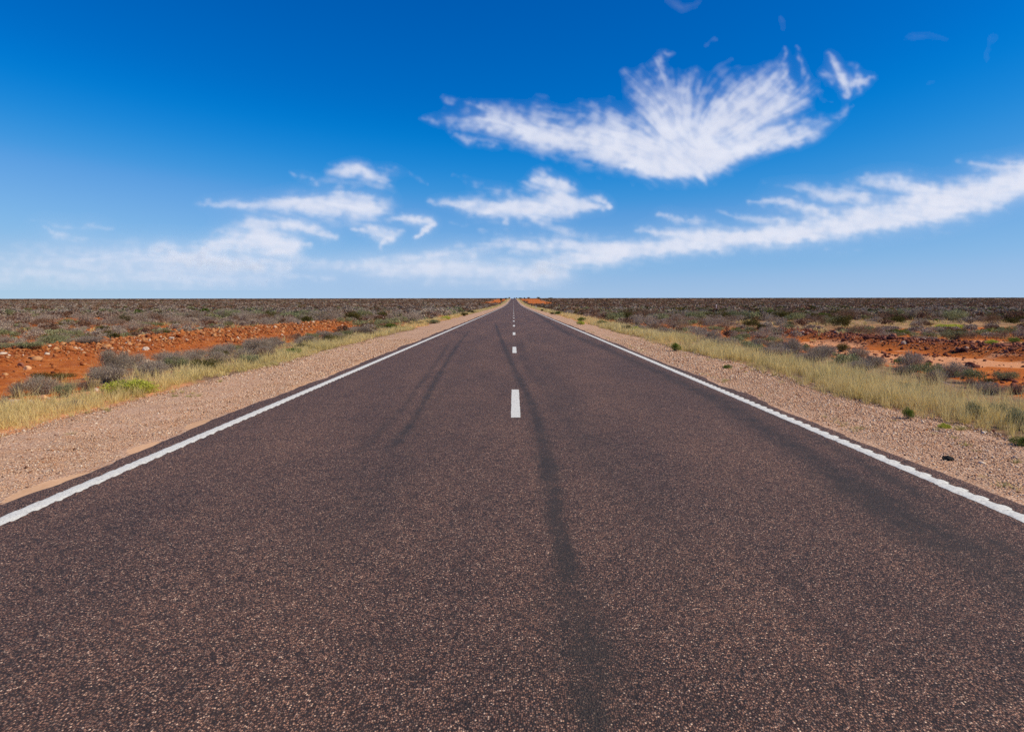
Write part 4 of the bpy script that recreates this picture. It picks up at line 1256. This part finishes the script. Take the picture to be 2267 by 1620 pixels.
p = np.clip(rw * 1.1 + .07 * rs + .6 * rs * smooth(.58, .66, fbm(x * .28, y * .55, 161, 3)), 0, 1)
kp = RNG.random(n) < p
x, y = x[kp], y[kp]
r = np.exp(RNG.normal(math.log(.040), .5, len(x))).clip(.014, .15)
stone_stuff('rubble', [stones(x, y, ground_z(x, y), r, np.clip(RNG.normal(.42, .22, len(x)), 0, 1), ICO_V, ICO_F, .65, 6)], M['rock_dark'], 'dark red brown rubble bank on the right red ground')

def boulder(px0, px1, ytop, ybase, label, mat, tone_, seed, group=None, flat=None):
    x, y = on_ground((px0 + px1) / 2, ybase)
    w = (px1 - px0) / F_PX * y
    h = (ybase - ytop) / F_PX * y
    rng = np.random.default_rng(seed)
    import bmesh
    bm = bmesh.new()
    bmesh.ops.create_icosphere(bm, subdivisions=4, radius=1.0)
    off = rng.random(3) * 50
    planes = rng.normal(size=(9, 3)); planes /= np.linalg.norm(planes, axis=1, keepdims=True)
    pd = rng.uniform(.45, .85, 9)
    for v in bm.verts:
        c_ = np.array(v.co)
        for q_, d_ in zip(planes, pd):
            e_ = c_ @ q_ - d_
            if e_ > 0: c_ = c_ - q_ * e_ * .9
        nz = float(fbm(np.array([c_[0] * 2.2 + off[0]]), np.array([c_[1] * 2.2 + c_[2] * 1.7 + off[1]]), seed, 4)[0]) - .5
        v.co = Vector(c_ * (1 + nz * .42))
    me = D.meshes.new('rock')
    bm.to_mesh(me); bm.free()
    at = me.attributes.new('tint', 'FLOAT', 'POINT')
    at.data.foreach_set('value', np.full(len(me.vertices), tone_, np.float32))
    me.materials.append(mat)
    o = link('rock', me)
    o.scale = (w * .56, w * .42, h * .58)
    y2 = y + w * .3
    o.location = (x * y2 / y, y2, float(ground_z(x * y2 / y, y2)) + h * .22)
    o.rotation_euler = (0, 0, rng.uniform(-.4, .4))
    tag(o, label, 'rock', group)
    return o

boulder(10, 50, 880, 896, 'flat pale boulder lying in the left grass below the grey shrub', M['pale_rock'], .55, 3)
boulder(62, 76, 883, 893, 'small whitish stone just right of the flat pale boulder', M['pale_rock'], 1.0, 4)
boulder(84, 104, 872, 884, 'orange tinted stone under the tall grey shrub at far left', M['rock'], .82, 5)
boulder(104, 112, 876, 884, 'small cream stone beside the orange tinted one', M['pale_rock'], .7, 15)
boulder(53, 68, 807, 819, 'round pinkish stone on the left red strip', M['rock'], .84, 6)
boulder(38, 53, 801, 812, 'flat purplish stone left of the round pinkish one', M['rock_dark'], .7, 7)
boulder(372, 389, 742, 752, 'large white stone on the crest of the left red rubble', M['pale_rock'], .75, 8)
boulder(316, 331, 765, 776, 'cream stone on the face of the left red rubble', M['pale_rock'], .8, 9)
boulder(208, 220, 857, 866, 'cream stone left of the lime cushion bush', M['pale_rock'], .6, 16)
boulder(384, 402, 818, 824, 'orange slab between the wide grey shrub and the dark olive bush', M['rock'], .75, 10)
boulder(622, 628, 738, 743, 'pale stone near the tip of the left red strip', M['pale_rock'], .8, 11)
boulder(310, 318, 695, 699, 'white stone far off in the left scrub', M['pale_rock'], 1.0, 12)
boulder(1670, 1680, 750, 757, 'pink white stone on the red ground, right one of two', M['pale_rock'], .9, 13)
boulder(1655, 1664, 753, 759, 'pink white stone on the red ground, left one of two', M['pale_rock'], .7, 14)
boulder(1588, 1594, 692, 696, 'white stone at the foot of the tall white post', M['pale_rock'], 1.0, 17)
boulder(1995, 2010, 754, 763, 'pale stone in the dark rubble bank', M['pale_rock'], .7, 18)
boulder(2131, 2140, 1068, 1074, 'dark pebble on the near right gravel', M['rock_dark'], .1, 19)
boulder(2193, 2203, 951, 957, 'dark stone at the upper edge of the right gravel', M['rock_dark'], .15, 20)
boulder(118, 127, 962, 967, 'dark stone on the left gravel, right one of two', M['rock_dark'], .0, 21)
boulder(57, 66, 971, 976, 'dark stone on the left gravel, left one of two', M['rock_dark'], .0, 22)
boulder(2092, 2104, 1033, 1039, 'olive brown stone below the black rubber scrap', M['rock_dark'], .3, 23)

# ------------------------------------------------------------------ small made things
def solid(name, boxes, mat, parent=None, tint=.5, bevel=.004):
    import bmesh
    bm = bmesh.new()
    for (cx, cy, cz, sx, sy, sz, taper) in boxes:
        r = bmesh.ops.create_cube(bm, size=1.0)
        for v in r['verts']:
            k_ = taper if v.co.z > 0 else 1.0
            v.co = Vector((v.co.x * sx * k_ + cx, v.co.y * sy * k_ + cy, v.co.z * sz + cz))
    if bevel:
        bmesh.ops.bevel(bm, geom=bm.edges[:], offset=bevel, segments=2, affect='EDGES')
    me = D.meshes.new(name)
    bm.to_mesh(me); bm.free()
    at = me.attributes.new('tint', 'FLOAT', 'POINT')
    at.data.foreach_set('value', np.full(len(me.vertices), tint, np.float32))
    me.materials.append(mat)
    return link(name, me, parent)

def guide_post(px, ybase, ytop, label, width=.10):
    x, y = on_ground(px, ybase)
    h = (ybase - ytop) / F_PX * y
    o = thing('guide_post', (x, y, float(ground_z(x, y))), label, 'post', 'white roadside posts')
    solid('post', [(0, 0, h / 2 - .05, width, .02 + width * .3, h + .1, .92)], M['post'], o)
    solid('reflector', [(0, -.5 * (.02 + width * .3) - .006, h * .82, width * .55, .01, h * .10, 1)], M['red'], o, bevel=.001)
    return o
guide_post(1186.6, 683.5, 676.5, 'short white guide post at the right road edge near the crest', .13)
guide_post(1585.5, 695.8, 674.5, 'tall thin white post rising behind the dark thicket', .12)
guide_post(1320.5, 680.2, 675.4, 'thin white post out on the right plain', .12)
guide_post(1262.2, 669.0, 665.2, 'farthest white post on the right plain', .16)

# scrap of tyre rubber and sticks on the gravel
def scrap():
    x, y = on_ground(2097, 1024)
    import bmesh
    bm = bmesh.new()
    nx_, hw = 9, .024
    rng = np.random.default_rng(9)
    rings = []
    for i in range(nx_):
        u = i / (nx_ - 1) - .5
        cxx, czz = u * .105, .020 + .006 * math.cos(u * 7) + rng.normal(0, .0015)
        wv = hw * (1 + rng.normal(0, .12)) * (.75 if i in (0, nx_ - 1) else 1)
        rings.append([bm.verts.new((cxx + rng.normal(0, .002), s_ * wv + rng.normal(0, .002), czz + t_ * .008)) for s_, t_ in ((-1, -1), (1, -1), (1, 1), (-1, 1))])
    for a_, b_ in zip(rings[:-1], rings[1:]):
        for j in range(4): bm.faces.new((a_[j], a_[(j + 1) % 4], b_[(j + 1) % 4], b_[j]))
    bm.faces.new(rings[0][::-1]); bm.faces.new(rings[-1])
    me = D.meshes.new('rubber_scrap'); bm.to_mesh(me); bm.free()
    at = me.attributes.new('tint', 'FLOAT', 'POINT'); at.data.foreach_set('value', np.full(len(me.vertices), .3, np.float32))
    me.materials.append(M['rubber'])
    o = link('rubber_scrap', me, None, (x, y, float(shoulder_z(x, y)) + .004))
    o.rotation_euler = (.55, .06, -.1)
    tag(o, 'black curled scrap of tyre rubber on the right gravel', 'debris')
scrap()

def stick(px0, py0, px1, py1, label, mat):
    a, b = on_ground(px0, py0), on_ground(px1, py1)
    a, b = np.array([*a, float(shoulder_z(*a)) + .012]), np.array([*b, float(shoulder_z(*b)) + .012])
    n = 9
    rng = np.random.default_rng(int(px0))
    c_ = np.linspace(a, b, n) + np.concatenate([np.zeros((1, 3)), rng.normal(0, .005, (n - 2, 3)), np.zeros((1, 3))])
    d_ = (b - a) / np.linalg.norm(b - a)
    u_ = np.cross(d_, (0, 0, 1.0)); u_ /= np.linalg.norm(u_); w_ = np.cross(u_, d_)
    V, Fq = [], []
    for i in range(n):
        r_ = .008 * (1.1 - .6 * i / n)
        for j in range(6): V.append(c_[i] + (u_ * math.cos(j * math.pi / 3) + w_ * math.sin(j * math.pi / 3)) * r_)
        if i:
            for j in range(6):
                p_ = (i - 1) * 6
                Fq.append((p_ + j, p_ + (j + 1) % 6, p_ + 6 + (j + 1) % 6, p_ + 6 + j))
    tag(link('stick', make_mesh('stick', V, Fq, mat, True, {'tint': ('FACE', np.full(len(Fq), .9))})), label, 'stick')
stick(2064, 955, 2092, 961, 'weathered pale stick lying on the near right gravel', M['stem'])
stick(2078, 855, 2112, 868, 'bleached stick poking out of the right verge grass', M['pebble'])

# far vehicle coming over the crest
def far_vehicle(x, y):
    z = float(prof(y))
    o = thing('four_wheel_drive', (x, y, z), 'dark vehicle on the road at the far crest', 'car', None, 0.0)
    b = solid('body', [(0, 0, .82, 1.86, 4.7, .62, .98), (0, .55, 1.45, 1.7, 3.0, .68, .86)], M['car'], o, bevel=.06)
    solid('windscreen', [(0, -.93, 1.46, 1.4, .04, .46, .9)], M['glass'], o)
    solid('bumper', [(0, -2.40, .55, 1.8, .16, .26, 1)], M['rubber'], o, bevel=.03)
    solid('roof_rack', [(0, .5, 1.86, 1.4, 2.2, .10, 1)], M['rubber'], o, bevel=.02)
    for sx in (-1, 1):
        solid('headlight', [(sx * .68, -2.37, .86, .30, .05, .20, 1)], M['lamp'], o)
        for sy in (-1.45, 1.45):
            import bmesh
            bm = bmesh.new()
            bmesh.ops.create_cone(bm, cap_ends=True, segments=20, radius1=.40, radius2=.40, depth=.26, matrix=Matrix.Rotation(math.pi / 2, 4, 'Y'))
            me = D.meshes.new('wheel'); bm.to_mesh(me); bm.free()
            me.materials.append(M['rubber'])
            link('wheel', me, o, (sx * .82, sy, .40))
far_vehicle(1.3, 985.0)

# trees on the far rise
def tree(px, y, w, h, label, kd='dark', seed=0):
    d = CAM_MAT.to_3x3() @ Vector(((px - W_PX / 2) / F_PX, -(661 - H_PX / 2) / F_PX, -1.0))
    x = d.x / d.y * y
    o = thing('tree', (x, y, float(ground_z(x, y))), label, 'tree', 'trees on the crest', seed * 1.3)
    rng = np.random.default_rng(500 + seed)
    p, lc, lr = dome_points(900, rng, 12, .5, .4)
    p = p * np.array([w, w, h / .5 * .8]); p[:, 2] += h * .2
    V, Fq = leaves(p, rng.uniform(.18, .42, 900), rng, .6)
    link('crown', make_mesh('crown', V, Fq, M[kd], False, {'tint': ('FACE', np.clip(rng.normal(.4, .2, 900), 0, 1))}), o)
    n = 5
    base = np.zeros((n, 3)); base[:, :2] = rng.normal(0, .12, (n, 2)); base[:, 2] = -.1
    tip = rng.normal(0, w * .22, (n, 3)); tip[:, 2] = h * .75
    V, Fq = [], []
    for i in range(n):
        for s_ in range(4):
            c_ = base[i] + (tip[i] - base[i]) * s_ / 3
            for j in range(5): V.append((c_[0] + math.cos(j * 1.257) * .14 * (1.2 - s_ * .3), c_[1] + math.sin(j * 1.257) * .14 * (1.2 - s_ * .3), c_[2]))
            if s_:
                p_ = len(V) - 10
                for j in range(5): Fq.append((p_ + j, p_ + (j + 1) % 5, p_ + 5 + (j + 1) % 5, p_ + 5 + j))
    link('trunk', make_mesh('trunk', V, Fq, M['stem'], False, {'tint': ('FACE', np.full(len(Fq), .3))}), o)
tree(1108.6, 620, 3.4, 3.2, 'low dark tree on the left edge of the road below the crest', 'dark', 1)
tree(1120.5, 850, 5.0, 2.4, 'dark tree on the crest left of the road, nearest the verge', 'dark', 2)
tree(1127.5, 1010, 3.2, 3.0, 'small pale tree against the sky just left of the road', 'sage', 3)
tree(1143.5, 1010, 2.4, 2.6, 'tiny tree against the sky just right of the road', 'sage', 4)
tree(1151.5, 900, 5.4, 2.8, 'dark wide tree on the crest, first one right of the road', 'dark', 5)
tree(1161.3, 1000, 2.6, 2.6, 'small tree between two wider ones on the crest', 'brown', 6)
tree(1170.5, 960, 6.2, 3.2, 'domed tree above the left end of the right red cutting', 'brown', 7)
tree(1191.8, 960, 6.8, 3.4, 'pointed dark tree above the middle of the right red cutting', 'dark', 8)
tree(1218.5, 1000, 8.0, 2.4, 'long low tree above the right end of the red cutting', 'dark', 9)
